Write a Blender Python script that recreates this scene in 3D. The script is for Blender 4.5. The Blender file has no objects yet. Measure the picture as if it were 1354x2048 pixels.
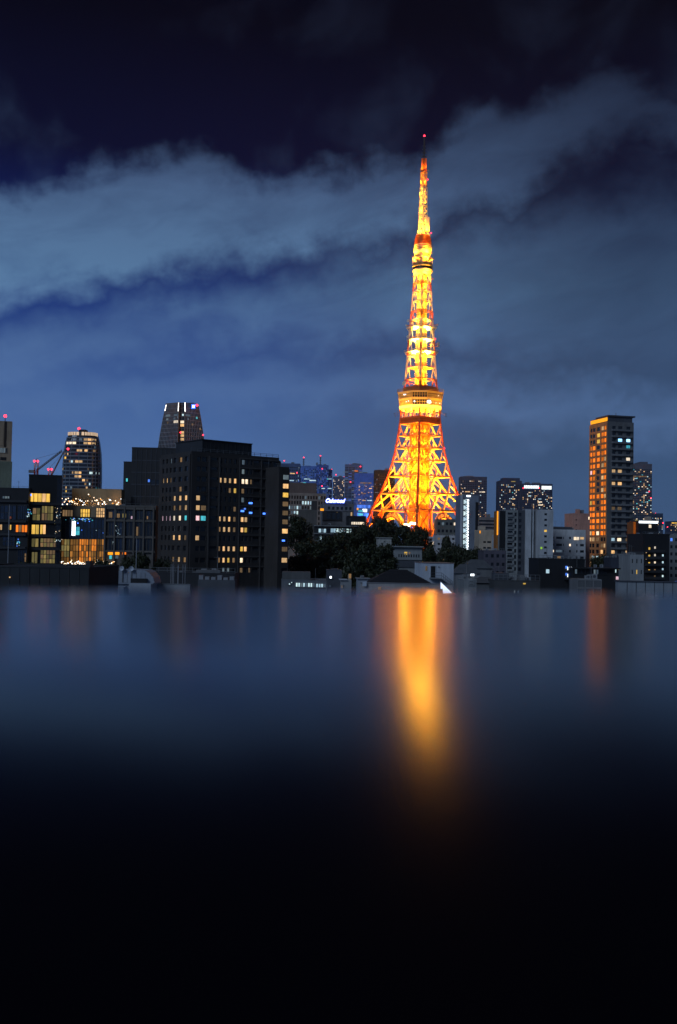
import bpy, math, random
from mathutils import Vector, Matrix, noise as mnoise
random.seed(7)
sc = bpy.context.scene
COL = sc.collection

def lin(r, g, b):
    def f(c):
        c /= 255.0
        return c / 12.92 if c <= 0.04045 else ((c + 0.055) / 1.055) ** 2.4
    return (f(r), f(g), f(b), 1.0)

# ------------------------------------------------------------------ camera
CAMZ = 48.0
FPX = 35.0 / 36.0 * 2048.0          # focal length in photo pixels
PITCH = math.atan(64.0 / FPX)
ROLL = math.radians(1.0)
cam_d = bpy.data.cameras.new('camera')
cam_d.sensor_fit = 'VERTICAL'; cam_d.sensor_height = 36.0; cam_d.lens = 35.0
cam_d.clip_start = 0.02; cam_d.clip_end = 30000.0
cam_d.dof.use_dof = True; cam_d.dof.focus_distance = 650.0; cam_d.dof.aperture_fstop = 1.5
cam = bpy.data.objects.new('camera', cam_d); COL.objects.link(cam)
CR = Matrix.Rotation(math.pi / 2 + PITCH, 3, 'X') @ Matrix.Rotation(ROLL, 3, 'Z')
cam.matrix_world = Matrix.Translation((0, 0, CAMZ)) @ CR.to_4x4()
sc.camera = cam

def ray(px, py):
    return CR @ Vector(((px - 677.0) / FPX, (1024.0 - py) / FPX, -1.0))
def at(px, py, Y):
    d = ray(px, py); t = Y / d.y
    return Vector((d.x * t, Y, CAMZ + d.z * t))

# ------------------------------------------------------------------ world
sc.view_settings.view_transform = 'Standard'; sc.view_settings.look = 'None'
sc.view_settings.exposure = 0.0; sc.view_settings.gamma = 1.0
sc.cycles.max_bounces = 6; sc.cycles.diffuse_bounces = 2; sc.cycles.glossy_bounces = 3
sc.cycles.volume_bounces = 0; sc.cycles.transparent_max_bounces = 6
sc.cycles.sample_clamp_indirect = 4.0
sc.cycles.caustics_reflective = False; sc.cycles.caustics_refractive = False
world = bpy.data.worlds.new('World'); sc.world = world; world.use_nodes = True

class NT:
    """tiny expression helper for shader node trees"""
    def __init__(s, tree): s.t = tree
    def n(s, kind, **kw):
        x = s.t.nodes.new(kind)
        for k, v in kw.items(): setattr(x, k, v)
        return x
    def put(s, sock, v):
        if isinstance(v, E): s.t.links.new(v.s, sock)
        elif isinstance(v, bpy.types.NodeSocket): s.t.links.new(v, sock)
        else: sock.default_value = v
    def m(s, op, *a, clamp=False):
        x = s.n('ShaderNodeMath', operation=op, use_clamp=clamp)
        for i, v in enumerate(a): s.put(x.inputs[i], v)
        return E(s, x.outputs[0])
    def sstep(s, v, a, b):
        x = s.n('ShaderNodeMapRange', interpolation_type='SMOOTHSTEP')
        s.put(x.inputs[0], v); s.put(x.inputs[1], a); s.put(x.inputs[2], b)
        return E(s, x.outputs[0])
    def mix(s, f, a, b):
        x = s.n('ShaderNodeMix', data_type='RGBA')
        s.put(x.inputs[0], f); s.put(x.inputs[6], a); s.put(x.inputs[7], b)
        return x.outputs[2]
    def ramp(s, v, stops, interp='LINEAR'):
        x = s.n('ShaderNodeValToRGB'); x.color_ramp.interpolation = interp
        el = x.color_ramp.elements
        while len(el) < len(stops): el.new(0.5)
        for e, (p, c) in zip(el, stops): e.position = p; e.color = c
        s.put(x.inputs[0], v)
        return x.outputs[0]
    def curve(s, v, pts):
        x = s.n('ShaderNodeFloatCurve'); c = x.mapping.curves[0]
        x.mapping.extend = 'HORIZONTAL'
        while len(c.points) < len(pts): c.points.new(0.5, 0.5)
        for p, (a, b) in zip(c.points, pts): p.location = (a, b); p.handle_type = 'AUTO'
        x.mapping.update()
        s.put(x.inputs['Value'], v)
        return E(s, x.outputs[0])
    def noise(s, vec, scale, detail=4.0, rough=0.5, dist=0.0, W=None):
        x = s.n('ShaderNodeTexNoise')
        x.inputs['Scale'].default_value = scale; x.inputs['Detail'].default_value = detail
        x.inputs['Roughness'].default_value = rough; x.inputs['Distortion'].default_value = dist
        if vec is not None: s.put(x.inputs['Vector'], vec)
        return E(s, x.outputs[0])
class E:
    def __init__(s, nt, sock): s.nt = nt; s.s = sock
    def __add__(s, o): return s.nt.m('ADD', s, o)
    def __radd__(s, o): return s.nt.m('ADD', o, s)
    def __sub__(s, o): return s.nt.m('SUBTRACT', s, o)
    def __rsub__(s, o): return s.nt.m('SUBTRACT', o, s)
    def __mul__(s, o): return s.nt.m('MULTIPLY', s, o)
    def __rmul__(s, o): return s.nt.m('MULTIPLY', o, s)
    def __truediv__(s, o): return s.nt.m('DIVIDE', s, o)

def build_world():
    t = world.node_tree; t.nodes.clear(); N = NT(t)
    tc = N.n('ShaderNodeTexCoord')
    sep = N.n('ShaderNodeSeparateXYZ'); t.links.new(tc.outputs['Generated'], sep.inputs[0])
    dx, dy, dz = [E(N, o) for o in sep.outputs]
    az = N.m('ARCTAN2', dx, dy) * 57.29578
    el0 = N.m('ARCSINE', dz) * 57.29578
    # sky position vector (degrees), stretched so that cloud structure lies in long streaks
    comb = N.n('ShaderNodeCombineXYZ')
    N.put(comb.inputs[0], (az * 0.966 + el0 * 0.26) * 0.36); N.put(comb.inputs[1], el0 * 0.966 - az * 0.26); N.put(comb.inputs[2], 3.7)
    V = comb.outputs[0]
    comb2 = N.n('ShaderNodeCombineXYZ')
    N.put(comb2.inputs[0], az); N.put(comb2.inputs[1], el0); N.put(comb2.inputs[2], 9.1)
    V2 = comb2.outputs[0]
    n_big = N.noise(V, 0.22, 5, 0.55, 0.35)
    n_str = N.noise(V, 0.55, 7, 0.6, 0.5)
    n_fine = N.noise(V2, 0.33, 6, 0.52, 0.25)
    n_mid = N.noise(V, 0.45, 5, 0.5, 0.2)
    n_rag = N.noise(V2, 1.1, 7, 0.6, 0.15)
    el = el0 + (n_fine - 0.5) * 3.4 + (n_mid - 0.5) * 2.4 + (n_rag - 0.5) * 1.5
    u = (az + 25.0) / 50.0
    def pts(lst):
        out = []
        for x, y in lst:
            d = ray(x, y)
            a = math.degrees(math.atan2(d.x, d.y)); e = math.degrees(math.asin(d.normalized().z))
            out.append(((a + 25) / 50, e / 45))
        return out
    def band(up, lo, su, sl):
        cu = N.curve(u, pts(up)) * 45.0; cl = N.curve(u, pts(lo)) * 45.0
        hi = N.sstep(cu - el, -su, su); low = N.sstep(el - cl, -sl, sl)
        return hi * low
    b1 = band([(-150, 430), (0, 395), (120, 352), (260, 325), (380, 300), (480, 345), (570, 368), (620, 338), (720, 328), (850, 305), (940, 235), (1040, 235), (1110, 190), (1220, 150), (1290, 190), (1450, 240)],
              [(-150, 640), (0, 605), (150, 570), (300, 550), (440, 515), (560, 500), (700, 505), (850, 440), (960, 415), (1030, 395), (1080, 340), (1160, 305), (1250, 270), (1450, 330)], 1.1, 1.5)
    b2 = band([(-150, 690), (0, 690), (150, 655), (290, 615), (430, 590), (600, 560), (700, 525), (900, 470), (1100, 420), (1450, 400)],
              [(-150, 800), (0, 790), (250, 700), (400, 690), (560, 700), (760, 690), (950, 720), (1450, 760)], 1.9, 1.8)
    b3 = band([(-150, 770), (200, 775), (420, 760), (700, 735), (1000, 760), (1450, 790)],
              [(-150, 830), (200, 822), (500, 812), (800, 800), (1000, 860), (1450, 890)], 1.6, 1.8)
    wisp = N.sstep(N.noise(V2, 0.13, 6, 0.55, 0.3), 0.50, 0.76)
    inside = 0.12 + n_big * 0.65 + n_str * 0.85
    # brightest towards the lower edge of the main bank, thinner to the right
    body = N.sstep(el0, 24.0, 14.5) * 0.45 + 0.55
    right = N.sstep(az, 2.0, 17.0)
    d1 = b1 * 1.18 * inside * body * (1.0 - right * 0.5)
    d2 = b2 * (n_big * 0.5 + n_str * 0.7) * (1.0 - right * 0.62)
    d3 = b3 * (0.1 + n_big * 0.4 + n_str * 0.5)
    dens = N.m('MAXIMUM', d1, N.m('MAXIMUM', d2, d3))
    dens = N.m('MAXIMUM', dens, wisp * 0.22)
    dens = N.m('MINIMUM', dens, 1.0)
    e01 = N.m('MAXIMUM', el0 / 90.0, 0.0)
    left_c = N.ramp(e01, [(0.0, lin(82, 112, 160)), (0.045, lin(80, 113, 166)), (0.09, lin(64, 96, 152)), (0.14, lin(29, 55, 120)),
                          (0.185, lin(16, 30, 84)), (0.235, lin(9, 12, 42)), (0.31, lin(4, 4, 19)), (1.0, lin(4, 3, 14))])
    right_c = N.ramp(e01, [(0.0, lin(66, 92, 130)), (0.045, lin(60, 86, 123)), (0.09, lin(52, 74, 107)), (0.14, lin(40, 58, 88)),
                           (0.185, lin(26, 38, 66)), (0.235, lin(11, 13, 38)), (0.31, lin(5, 5, 18)), (1.0, lin(4, 3, 14))])
    base = N.mix(N.sstep(az, -10.0, 13.0), left_c, right_c)
    cl_c = N.ramp(e01, [(0.0, lin(92, 120, 164)), (0.10, lin(88, 120, 168)), (0.16, lin(86, 121, 160)), (0.22, lin(72, 97, 134)), (0.32, lin(38, 46, 70)), (1.0, lin(30, 36, 60))])
    col = N.mix(dens, base, cl_c)
    # the last of the dusk, far below the horizon
    sky = N.n('ShaderNodeTexSky'); sky.sky_type = 'NISHITA'; sky.sun_disc = False
    sky.sun_elevation = math.radians(-4.0); sky.sun_rotation = math.radians(150)
    bg1 = N.n('ShaderNodeBackground'); N.put(bg1.inputs[0], col); bg1.inputs[1].default_value = 1.0
    bg2 = N.n('ShaderNodeBackground'); N.put(bg2.inputs[0], sky.outputs[0]); bg2.inputs[1].default_value = 0.05
    add = N.n('ShaderNodeAddShader'); out = N.n('ShaderNodeOutputWorld')
    t.links.new(bg1.outputs[0], add.inputs[0]); t.links.new(bg2.outputs[0], add.inputs[1]); t.links.new(add.outputs[0], out.inputs[0])
build_world()

# added soft fill sun behind the camera, standing in for street and city glow
sun_d = bpy.data.lights.new('city_glow_fill', 'SUN'); sun_d.energy = 0.85; sun_d.angle = math.radians(25); sun_d.color = (0.60, 0.76, 1.0)
sun = bpy.data.objects.new('city_glow_fill', sun_d); COL.objects.link(sun)
sun.rotation_euler = Vector((0.55, 0.75, -0.62)).to_track_quat('-Z', 'Y').to_euler()

# ------------------------------------------------------------------ materials
MATS = {}
def newmat(name):
    m = bpy.data.materials.new(name); m.use_nodes = True
    t = m.node_tree; t.nodes.clear(); return m, t, NT(t)
def wall(name, col, rough=0.85, var=0.35, scale=0.4, spec=0.3, metal=0.0):
    """weathered plaster / concrete / tile: broad stains, streaks running down, fine grain"""
    if name in MATS: return MATS[name]
    m, t, N = newmat(name)
    tc = N.n('ShaderNodeTexCoord'); mp = N.n('ShaderNodeMapping'); mp.inputs['Scale'].default_value = (1, 1, 0.22)
    t.links.new(tc.outputs['Object'], mp.inputs[0])
    a = N.noise(mp.outputs[0], scale * 2.5, 6, 0.6); b = N.noise(tc.outputs['Object'], scale * 0.35, 3)
    f = N.sstep(a * 0.6 + b * 0.6, 0.35, 0.85)
    c0 = tuple(x * (1 - var) for x in col[:3]) + (1,)
    p = N.n('ShaderNodeBsdfPrincipled'); o = N.n('ShaderNodeOutputMaterial')
    N.put(p.inputs['Base Color'], N.mix(f, c0, tuple(col[:3]) + (1,)))
    p.inputs['Roughness'].default_value = rough; p.inputs['Specular IOR Level'].default_value = spec
    p.inputs['Metallic'].default_value = metal
    bp = N.n('ShaderNodeBump'); bp.inputs['Strength'].default_value = 0.25; bp.inputs['Distance'].default_value = 0.05
    N.put(bp.inputs['Height'], N.noise(tc.outputs['Object'], 3.0, 5)); t.links.new(bp.outputs[0], p.inputs['Normal'])
    t.links.new(p.outputs[0], o.inputs[0]); MATS[name] = m
    return m
def glass(name, col=(0.012, 0.015, 0.02), rough=0.12):
    if name in MATS: return MATS[name]
    m, t, N = newmat(name); p = N.n('ShaderNodeBsdfPrincipled'); o = N.n('ShaderNodeOutputMaterial')
    oi = N.n('ShaderNodeObjectInfo')
    N.put(p.inputs['Base Color'], N.mix(E(N, oi.outputs['Random']), tuple(col) + (1,), tuple(c * 2.2 for c in col) + (1,)))
    p.inputs['Roughness'].default_value = rough; p.inputs['IOR'].default_value = 1.5
    t.links.new(p.outputs[0], o.inputs[0]); MATS[name] = m
    return m
def lit(name, rgb, k=1.0, var=0.5, folds=True):
    """a window with the lights on: curtain folds, brighter under the ceiling, each a little different"""
    if name in MATS: return MATS[name]
    m, t, N = newmat(name); em = N.n('ShaderNodeEmission'); o = N.n('ShaderNodeOutputMaterial')
    oi = N.n('ShaderNodeObjectInfo'); ge = N.n('ShaderNodeNewGeometry'); tc = N.n('ShaderNodeTexCoord')
    r = N.m('FRACT', E(N, oi.outputs['Random']) + E(N, ge.outputs['Random Per Island']))
    c = N.mix(r, tuple(rgb) + (1,), (rgb[0] * 0.95, rgb[1] * 0.80, rgb[2] * 0.62, 1))
    N.put(em.inputs[0], c)
    s = (1.0 - var) + r * (2 * var)
    if folds:
        mp = N.n('ShaderNodeMapping'); mp.inputs['Scale'].default_value = (1, 1, 0.25)
        t.links.new(tc.outputs['Object'], mp.inputs[0])
        cx = N.n('ShaderNodeVectorMath', operation='ADD'); t.links.new(mp.outputs[0], cx.inputs[0])
        cb = N.n('ShaderNodeCombineXYZ'); N.put(cb.inputs[0], r * 37.0); N.put(cb.inputs[1], r * 11.0); t.links.new(cb.outputs[0], cx.inputs[1])
        s = s * (0.08 + N.noise(cx.outputs[0], 4.2, 4, 0.65) * 1.55)
    N.put(em.inputs[1], s * k)
    t.links.new(em.outputs[0], o.inputs[0]); MATS[name] = m
    return m
def glow(name, rgb, k):
    if name in MATS: return MATS[name]
    m, t, N = newmat(name); em = N.n('ShaderNodeEmission'); o = N.n('ShaderNodeOutputMaterial')
    em.inputs[0].default_value = tuple(rgb) + (1,); em.inputs[1].default_value = k
    t.links.new(em.outputs[0], o.inputs[0]); MATS[name] = m
    return m
GL = glass('dark_glass'); GLB = glass('blue_glass', (0.012, 0.02, 0.04), 0.08)
L = {
    'warm': lit('lit_warm', (1.0, 0.66, 0.34), 0.9), 'dim': lit('lit_dim', (0.9, 0.62, 0.36), 0.22),
    'yel': lit('lit_yellow', (1.0, 0.66, 0.14), 0.95), 'ora': lit('lit_or_mirrored_orange', (1.0, 0.24, 0.025), 1.25, 0.5),  # orange also stands in for the tower mirrored in high-rise panes
    'white': lit('lit_white', (1.0, 0.88, 0.72), 1.3), 'cool': lit('lit_cool', (0.50, 0.78, 1.0), 1.15),
    'coold': lit('lit_cool_dim', (0.45, 0.7, 1.0), 0.22), 'blue': lit('lit_blue', (0.07, 0.22, 1.0), 1.3),
    'cyan': lit('lit_cyan', (0.1, 0.75, 1.0), 0.9), 'pink': lit('lit_pink', (1.0, 0.70, 0.95), 1.0),
    'green': lit('lit_green', (0.80, 0.70, 0.30), 0.26, .6), 'bluehot': glow('blue_glow', (0.06, 0.2, 1.0), 3.0),
    'blued': lit('blue_wash_panes', (.10, .22, 1.0), .38, .6, False),  # dim blue panes added to give far facades their blue wash
    'red': glow('red_beacon', (1.0, 0.03, 0.06), 5.0), 'whitehot': glow('white_glow', (0.85, 0.93, 1.0), 3.0),
    'amber': glow('amber_glow', (1.0, 0.36, 0.02), 1.3), 'bulb': glow('bulb_glow', (1.0, 0.74, 0.5), 3.0),
}

# ------------------------------------------------------------------ mesh helpers
class MB:
    def __init__(s): s.v = []; s.f = []
    def box(s, x0, x1, y0, y1, z0, z1):
        i = len(s.v)
        s.v += [(x0, y0, z0), (x1, y0, z0), (x1, y1, z0), (x0, y1, z0), (x0, y0, z1), (x1, y0, z1), (x1, y1, z1), (x0, y1, z1)]
        s.f += [(i, i+3, i+2, i+1), (i+4, i+5, i+6, i+7), (i, i+1, i+5, i+4), (i+1, i+2, i+6, i+5), (i+2, i+3, i+7, i+6), (i+3, i, i+4, i+7)]
    def bar(s, p, q, w, h=None):
        p = Vector(p); q = Vector(q); d = (q - p); n = d.normalized(); h = h or w
        a = n.cross(Vector((0, 0, 1)))
        a = Vector((1, 0, 0)) if a.length < 1e-4 else a.normalized()
        b = a.cross(n); i = len(s.v)
        for e in (p, q):
            for sa, sb in ((-1, -1), (1, -1), (1, 1), (-1, 1)): s.v.append(tuple(e + a * sa * w / 2 + b * sb * h / 2))
        s.f += [(i, i+1, i+2, i+3), (i+7, i+6, i+5, i+4)] + [(i+k, i+4+k, i+4+(k+1) % 4, i+(k+1) % 4) for k in range(4)]
    def lathe(s, prof, n=24, cx=0, cy=0, cap=True):
        i = len(s.v)
        for z, r in prof:
            for k in range(n):
                a = 2 * math.pi * k / n; s.v.append((cx + r * math.cos(a), cy + r * math.sin(a), z))
        for j in range(len(prof) - 1):
            for k in range(n): s.f.append((i+j*n+k, i+j*n+(k+1) % n, i+(j+1)*n+(k+1) % n, i+(j+1)*n+k))
        if cap:
            s.f.append(tuple(i + k for k in reversed(range(n)))); e = i + (len(prof) - 1) * n
            s.f.append(tuple(e + k for k in range(n)))
    def prism(s, poly, z0, z1, poly2=None):
        i = len(s.v); n = len(poly); poly2 = poly2 or poly
        s.v += [(x, y, z0) for x, y in poly] + [(x, y, z1) for x, y in poly2]
        s.f += [tuple(i + k for k in reversed(range(n))), tuple(i + n + k for k in range(n))]
        s.f += [(i+k, i+(k+1) % n, i+n+(k+1) % n, i+n+k) for k in range(n)]
    def quad(s, a, b, c, d):
        i = len(s.v); s.v += [tuple(a), tuple(b), tuple(c), tuple(d)]; s.f.append((i, i+1, i+2, i+3))
    def mesh(s, name, mat):
        me = bpy.data.meshes.new(name); me.from_pydata(s.v, [], s.f)
        if mat: me.materials.append(mat)
        me.update(); return me
    def build(s, name, mat, parent=None, smooth=False):
        me = s.mesh(name, mat)
        if smooth: me.polygons.foreach_set('use_smooth', [True] * len(me.polygons))
        o = bpy.data.objects.new(name, me); COL.objects.link(o); o.parent = parent; return o
def tag(o, label=None, cat=None, group=None, kind=None):
    if label: o['label'] = label
    if cat: o['category'] = cat
    if group: o['group'] = group
    if kind: o['kind'] = kind
    return o
def empty(name, loc, rz=0.0):
    o = bpy.data.objects.new(name, None); COL.objects.link(o); o.location = loc; o.rotation_euler = (0, 0, rz)
    o.empty_display_size = 0.5; return o
_unit = {}
def unit(mat):
    k = mat.name
    if k not in _unit:
        b = MB(); b.box(-.5, .5, -.5, .5, -.5, .5); _unit[k] = b.mesh('piece_' + k, mat)
    return _unit[k]
def piece(name, mat, parent, c, s, rz=0.0):
    """one shared box, placed by centre and size"""
    o = bpy.data.objects.new(name, unit(mat)); COL.objects.link(o); o.parent = parent
    o.location = c; o.scale = s; o.rotation_euler = (0, 0, rz); return o
def rod(name, mat, parent, p, q, w, h=None):
    """one shared box stretched from p to q"""
    p = Vector(p); q = Vector(q); d = q - p
    o = bpy.data.objects.new(name, unit(mat)); COL.objects.link(o); o.parent = parent
    r = d.to_track_quat('Z', 'Y').to_matrix().to_4x4()
    o.matrix_basis = Matrix.Translation((p + q) / 2) @ r @ Matrix.Diagonal((w, h or w, d.length, 1)); return o
_ball = {}
def ball(name, mat, parent, c, r):
    if mat.name not in _ball:
        b = MB(); b.lathe([(-1, .05), (-.87, .5), (-.5, .87), (0, 1), (.5, .87), (.87, .5), (1, .05)], 12); _ball[mat.name] = b.mesh('ball_' + mat.name, mat)
    o = bpy.data.objects.new(name, _ball[mat.name]); COL.objects.link(o); o.parent = parent; o.location = c; o.scale = (r, r, r); return o

# ------------------------------------------------------------------ ground
def smooth(a, b, x):
    t = max(0.0, min(1.0, (x - a) / (b - a))); return t * t * (3 - 2 * t)
def ground(x, y):
    g = 30.0 * (1 - smooth(575, 640, y))
    g += 7.0 * math.exp(-((x - 5) / 60) ** 2 - ((y - 480) / 70) ** 2)
    g -= 8.0 * math.exp(-(y / 60) ** 2)
    return g
def build_ground():
    xs = [-6000, -4000, -2500, -1200, -700] + [-500 + 20 * i for i in range(51)] + [700, 1200, 2500, 4000, 6000]
    ys = [-2500, -1500, -500, -200] + [-100 + 20 * i for i in range(46)] + [1000, 1400, 2000, 3000, 5000, 8000]
    b = MB(); nx = len(xs)
    for y in ys:
        for x in xs: b.v.append((x, y, ground(x, y)))
    for j in range(len(ys) - 1):
        for i in range(nx - 1): b.f.append((j*nx+i, j*nx+i+1, (j+1)*nx+i+1, (j+1)*nx+i))
    tag(b.build('ground', wall('ground_dark', (0.06, 0.06, 0.055), 0.9, 0.5, 0.03), None, True), kind='structure')
build_ground()
# ------------------------------------------------------------------ foreground ledge (the roof the camera stands on)
def build_ledge():
    HH = 0.08; H = CAMZ - HH        # ledge surface 8 cm under the lens
    m, t, N = newmat('polished_ledge'); p = N.n('ShaderNodeBsdfPrincipled'); o = N.n('ShaderNodeOutputMaterial')
    tc = N.n('ShaderNodeTexCoord')
    p.inputs['Base Color'].default_value = (0.004, 0.0035, 0.006, 1)
    r = N.noise(tc.outputs['Object'], 2.2, 5, 0.6)
    N.put(p.inputs['Roughness'], 0.15 + r * 0.08)
    p.inputs['IOR'].default_value = 1.3
    bp = N.n('ShaderNodeBump'); bp.inputs['Strength'].default_value = 1.0; bp.inputs['Distance'].default_value = 0.00016
    N.put(bp.inputs['Height'], N.noise(tc.outputs['Object'], 16.0, 3, 0.5)); t.links.new(bp.outputs[0], p.inputs['Normal'])
    t.links.new(p.outputs[0], o.inputs[0])
    def on(px, py):
        d = ray(px, py); k = HH / -d.z; return Vector((d.x * k, d.y * k))
    F0, F1, N0, N1 = on(0, 1181), on(1354, 1188), on(0, 1262), on(1354, 1372)
    # a broad slab, level at the back, rolling gently down towards the photographer
    line = lambda P, Q, x: P.y + (Q.y - P.y) * (x - P.x) / (Q.x - P.x)
    far = lambda x: line(F0, F1, x); roll = lambda x: max(.2, line(N0, N1, x))
    X0, X1, YB = -3.0, 3.0, -0.9; nx, ny = 48, 110; b = MB(); A = 0.26
    def zz(x, y):
        y0 = roll(x); t = max(0.0, (y0 - y) / y0); return -A * y0 * t ** 2.2 / 2.2 if t < 1.6 else -A * y0 * (1.6 ** 2.2 / 2.2 + (t - 1.6) * 1.6 ** 1.2)
    for i in range(nx + 1):
        x = X0 + (X1 - X0) * i / nx; f = far(x)
        for jj in range(ny + 1):
            v = jj / ny; y = YB + (f - YB) * v; b.v.append((x, y, zz(x, y)))
    for i in range(nx):
        for jj in range(ny): k = i * (ny + 1) + jj; b.f.append((k, k + ny + 1, k + ny + 2, k + 1))
    top = len(b.v)
    for i in range(nx + 1): x = X0 + (X1 - X0) * i / nx; b.v.append((x, far(x) + .004, -.06))
    for i in range(nx): k = i * (ny + 1) + ny; b.f.append((k, k + ny + 1, top + i + 1, top + i))
    root = empty('roof_ledge', (0, 0, H))
    tag(root, 'glossy black ledge filling the foreground, mirroring the lit tower', 'ledge')
    b.build('top_slab', m, root, True)
    c = MB(); c.prism([(X0 + .05, YB + .05), (X1 - .05, YB + .05), (X1 - .05, far(X1) - .03), (X0 + .05, far(X0) - .03)], -28.0, -0.9)
    c.prism([(X0 + .05, .5), (X1 - .05, .5), (X1 - .05, far(X1) - .03), (X0 + .05, far(X0) - .03)], -.9, -.03)
    c.build('supporting_wall', wall('ledge_wall', (0.02, 0.02, 0.022)), root)
build_ledge()

# ------------------------------------------------------------------ the lattice tower
TY = 687.0
def build_tower():
    tp = at(836.6, 1091, TY)
    root = empty('lattice_tower', (tp.x, TY, 0.0), 0.0)
    tag(root, 'tall floodlit orange steel lattice tower with observation deck and antenna mast', 'tower')
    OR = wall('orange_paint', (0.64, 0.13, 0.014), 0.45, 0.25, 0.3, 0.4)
    BR = wall('floodlit_brace_paint', (0.90, 0.46, 0.11), 0.45, 0.25, 0.3, 0.4)  # orange paint lightened to hold the floodlit glow of the braces
    SH = wall('shaft_panel', (0.20, 0.13, 0.04), 0.5, 0.35, 0.3, 0.3)
    WH = wall('white_paint', (0.80, 0.72, 0.56), 0.45, 0.15, 0.3, 0.4)
    YE = wall('cream_panel', (0.70, 0.52, 0.22), 0.5, 0.2, 0.3, 0.3)
    DK = wall('dark_steel', (0.08, 0.07, 0.065), 0.6)
    PH = math.radians(-6.5)
    # half-diagonal of the square plan against height
    prof = [(0, 55), (30, 46), (50, 40.2), (64, 36.0), (71.8, 33.0), (83.5, 26.6), (95.3, 21.7), (106, 18.6), (115, 16.6), (123.6, 15.2), (131.9, 14.1), (136, 13.6),
            (143, 13.2), (152, 12.0), (156.4, 11.3), (163, 10.7), (171, 10.1), (179.5, 9.55), (190.6, 8.7), (199, 8.1), (210.6, 7.3), (217.5, 6.8), (224.4, 6.3), (236.5, 5.6), (249, 5.0), (264, 4.4)]
    def D(z):
        for (a, ra), (b, rb) in zip(prof, prof[1:]):
            if a <= z <= b: return ra + (rb - ra) * (z - a) / (b - a)
        return prof[-1][1]
    def cor(k, z, ins=0.0):
        a = -math.pi / 2 + PH + k * math.pi / 2; r = D(z) - ins
        return Vector((r * math.cos(a), r * math.sin(a), z))
    def fp(k, s, z, ins=0.0):
        return cor(k, z, ins).lerp(cor(k + 1, z, ins), s)
    def band(z):                      # paint: orange, with white bands
        return WH if (163 < z < 179 or 186 < z < 206 or 212 < z < 226 or 232 < z < 252) else OR
    lv = [50, 71.8, 83.5, 95.3, 106, 115, 123.6, 131.9]
    # main legs, chord by chord
    legz = [0, 22, 40, 56] + lv[1:] + [136, 143, 152.5, 156.4, 163, 171, 179.5, 190.6, 199, 204.5, 210.6, 217.5, 224.4, 230.5, 236.5, 243, 250]
    for k in range(4):
        for a, b in zip(legz, legz[1:]):
            w = 1.5 if a < 95 else (1.15 if a < 136 else (1.05 if a < 200 else 0.8))
            rod('leg', band((a + b) / 2), root, cor(k, a), cor(k, b), w)
    # lower body: zig-zag braces on every face
    for j, (za, zb) in enumerate(zip(lv[1:], lv[2:])):
        w = 0.58 if zb < 100 else 0.48
        for k in range(4):
            if j == 0:
                for i in range(4):
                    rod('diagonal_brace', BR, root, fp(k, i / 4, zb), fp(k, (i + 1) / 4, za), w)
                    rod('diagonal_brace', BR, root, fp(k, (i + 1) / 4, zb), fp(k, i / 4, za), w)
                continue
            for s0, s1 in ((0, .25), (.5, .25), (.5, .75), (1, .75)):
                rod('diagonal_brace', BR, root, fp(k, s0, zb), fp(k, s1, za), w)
            zm = (za + zb) / 2
            for s, t in ((.25, .375), (.75, .625)):
                rod('secondary_brace', BR, root, fp(k, .5, za), fp(k, t, zm), w * .7)
                rod('secondary_brace', BR, root, fp(k, 0 if s < .5 else 1, za), fp(k, .125 if s < .5 else .875, zm), w * .7)
    for z in lv[1:]:
        w = 0.66 if z < 100 else 0.54
        for k in range(4):
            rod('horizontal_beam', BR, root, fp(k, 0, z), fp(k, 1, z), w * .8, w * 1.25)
            # inner ring and ties of each floor frame
            rod('floor_tie', OR, root, fp(k, .5, z), fp(k + 1, .5, z), w * .5)
            rod('floor_tie', OR, root, fp(k, .25, z), fp(k, .5, z, 6.0 if z < 100 else 3), w * .35)
            rod('floor_tie', OR, root, fp(k, .75, z), fp(k, .5, z, 6.0 if z < 100 else 3), w * .35)
            ic = cor(k, z) * 0.42; ic.z = z
            rod('floor_tie', OR, root, cor(k, z), ic, w * .45)
    # inner secondary bracing between the faces and the lift shaft (finer bars, one part)
    ib = MB()
    for za, zb in zip(lv[1:5], lv[2:6]):
        for k in range(4):
            for s in (.25, .5, .75):
                p = fp(k, s, za); q = fp(k, .5, zb); q = Vector((q.x * .5, q.y * .5, zb)); ib.bar(p, q, .3)
            pass
    tag(ib.build('inner_bracing', OR, root), kind='stuff')
    # leg trusses and arches under the first frame
    for k in range(4):
        zl = [6, 24, 40, 56, 71.8]
        ins = [.16, .18, .205, .225, .25]
        for side in (0, 1):
            S = lambda s: s if side == 0 else 1 - s
            for (za, zb, a, b) in zip(zl, zl[1:], ins, ins[1:]):
                rod('inner_chord', OR, root, fp(k, S(a), za), fp(k, S(b), zb), 1.0)
                rod('diagonal_brace', OR, root, fp(k, S(0), za), fp(k, S(b), zb), .6)
                rod('leg_strut', OR, root, fp(k, S(0), zb), fp(k, S(a), za), .6)
                rod('leg_strut', OR, root, fp(k, S(0), za), fp(k, S(a), za), .6)
        ab = MB(); pr = None
        for i in range(15):
            t = i / 14; s = .20 + .60 * t; z = 51.5 + 15.5 * math.sin(math.pi * t) ** .75
            p = fp(k, s, z); q = fp(k, .25 + .5 * t, min(70.5, z + 3.2 + 1.6 * abs(2 * t - 1)))
            if pr: ab.bar(pr[0], p, .95); ab.bar(pr[1], q, .6); ab.bar(pr[0], q, .4)
            ab.bar(p, q, .4); pr = (p, q)
        ab.build('arch', BR, root)
        ft = cor(k, 0)
        fb = MB(); fb.prism([(ft.x + 5 * math.cos(a), ft.y + 5 * math.sin(a)) for a in [i * math.pi / 4 for i in range(8)]], -1, 6)
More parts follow.
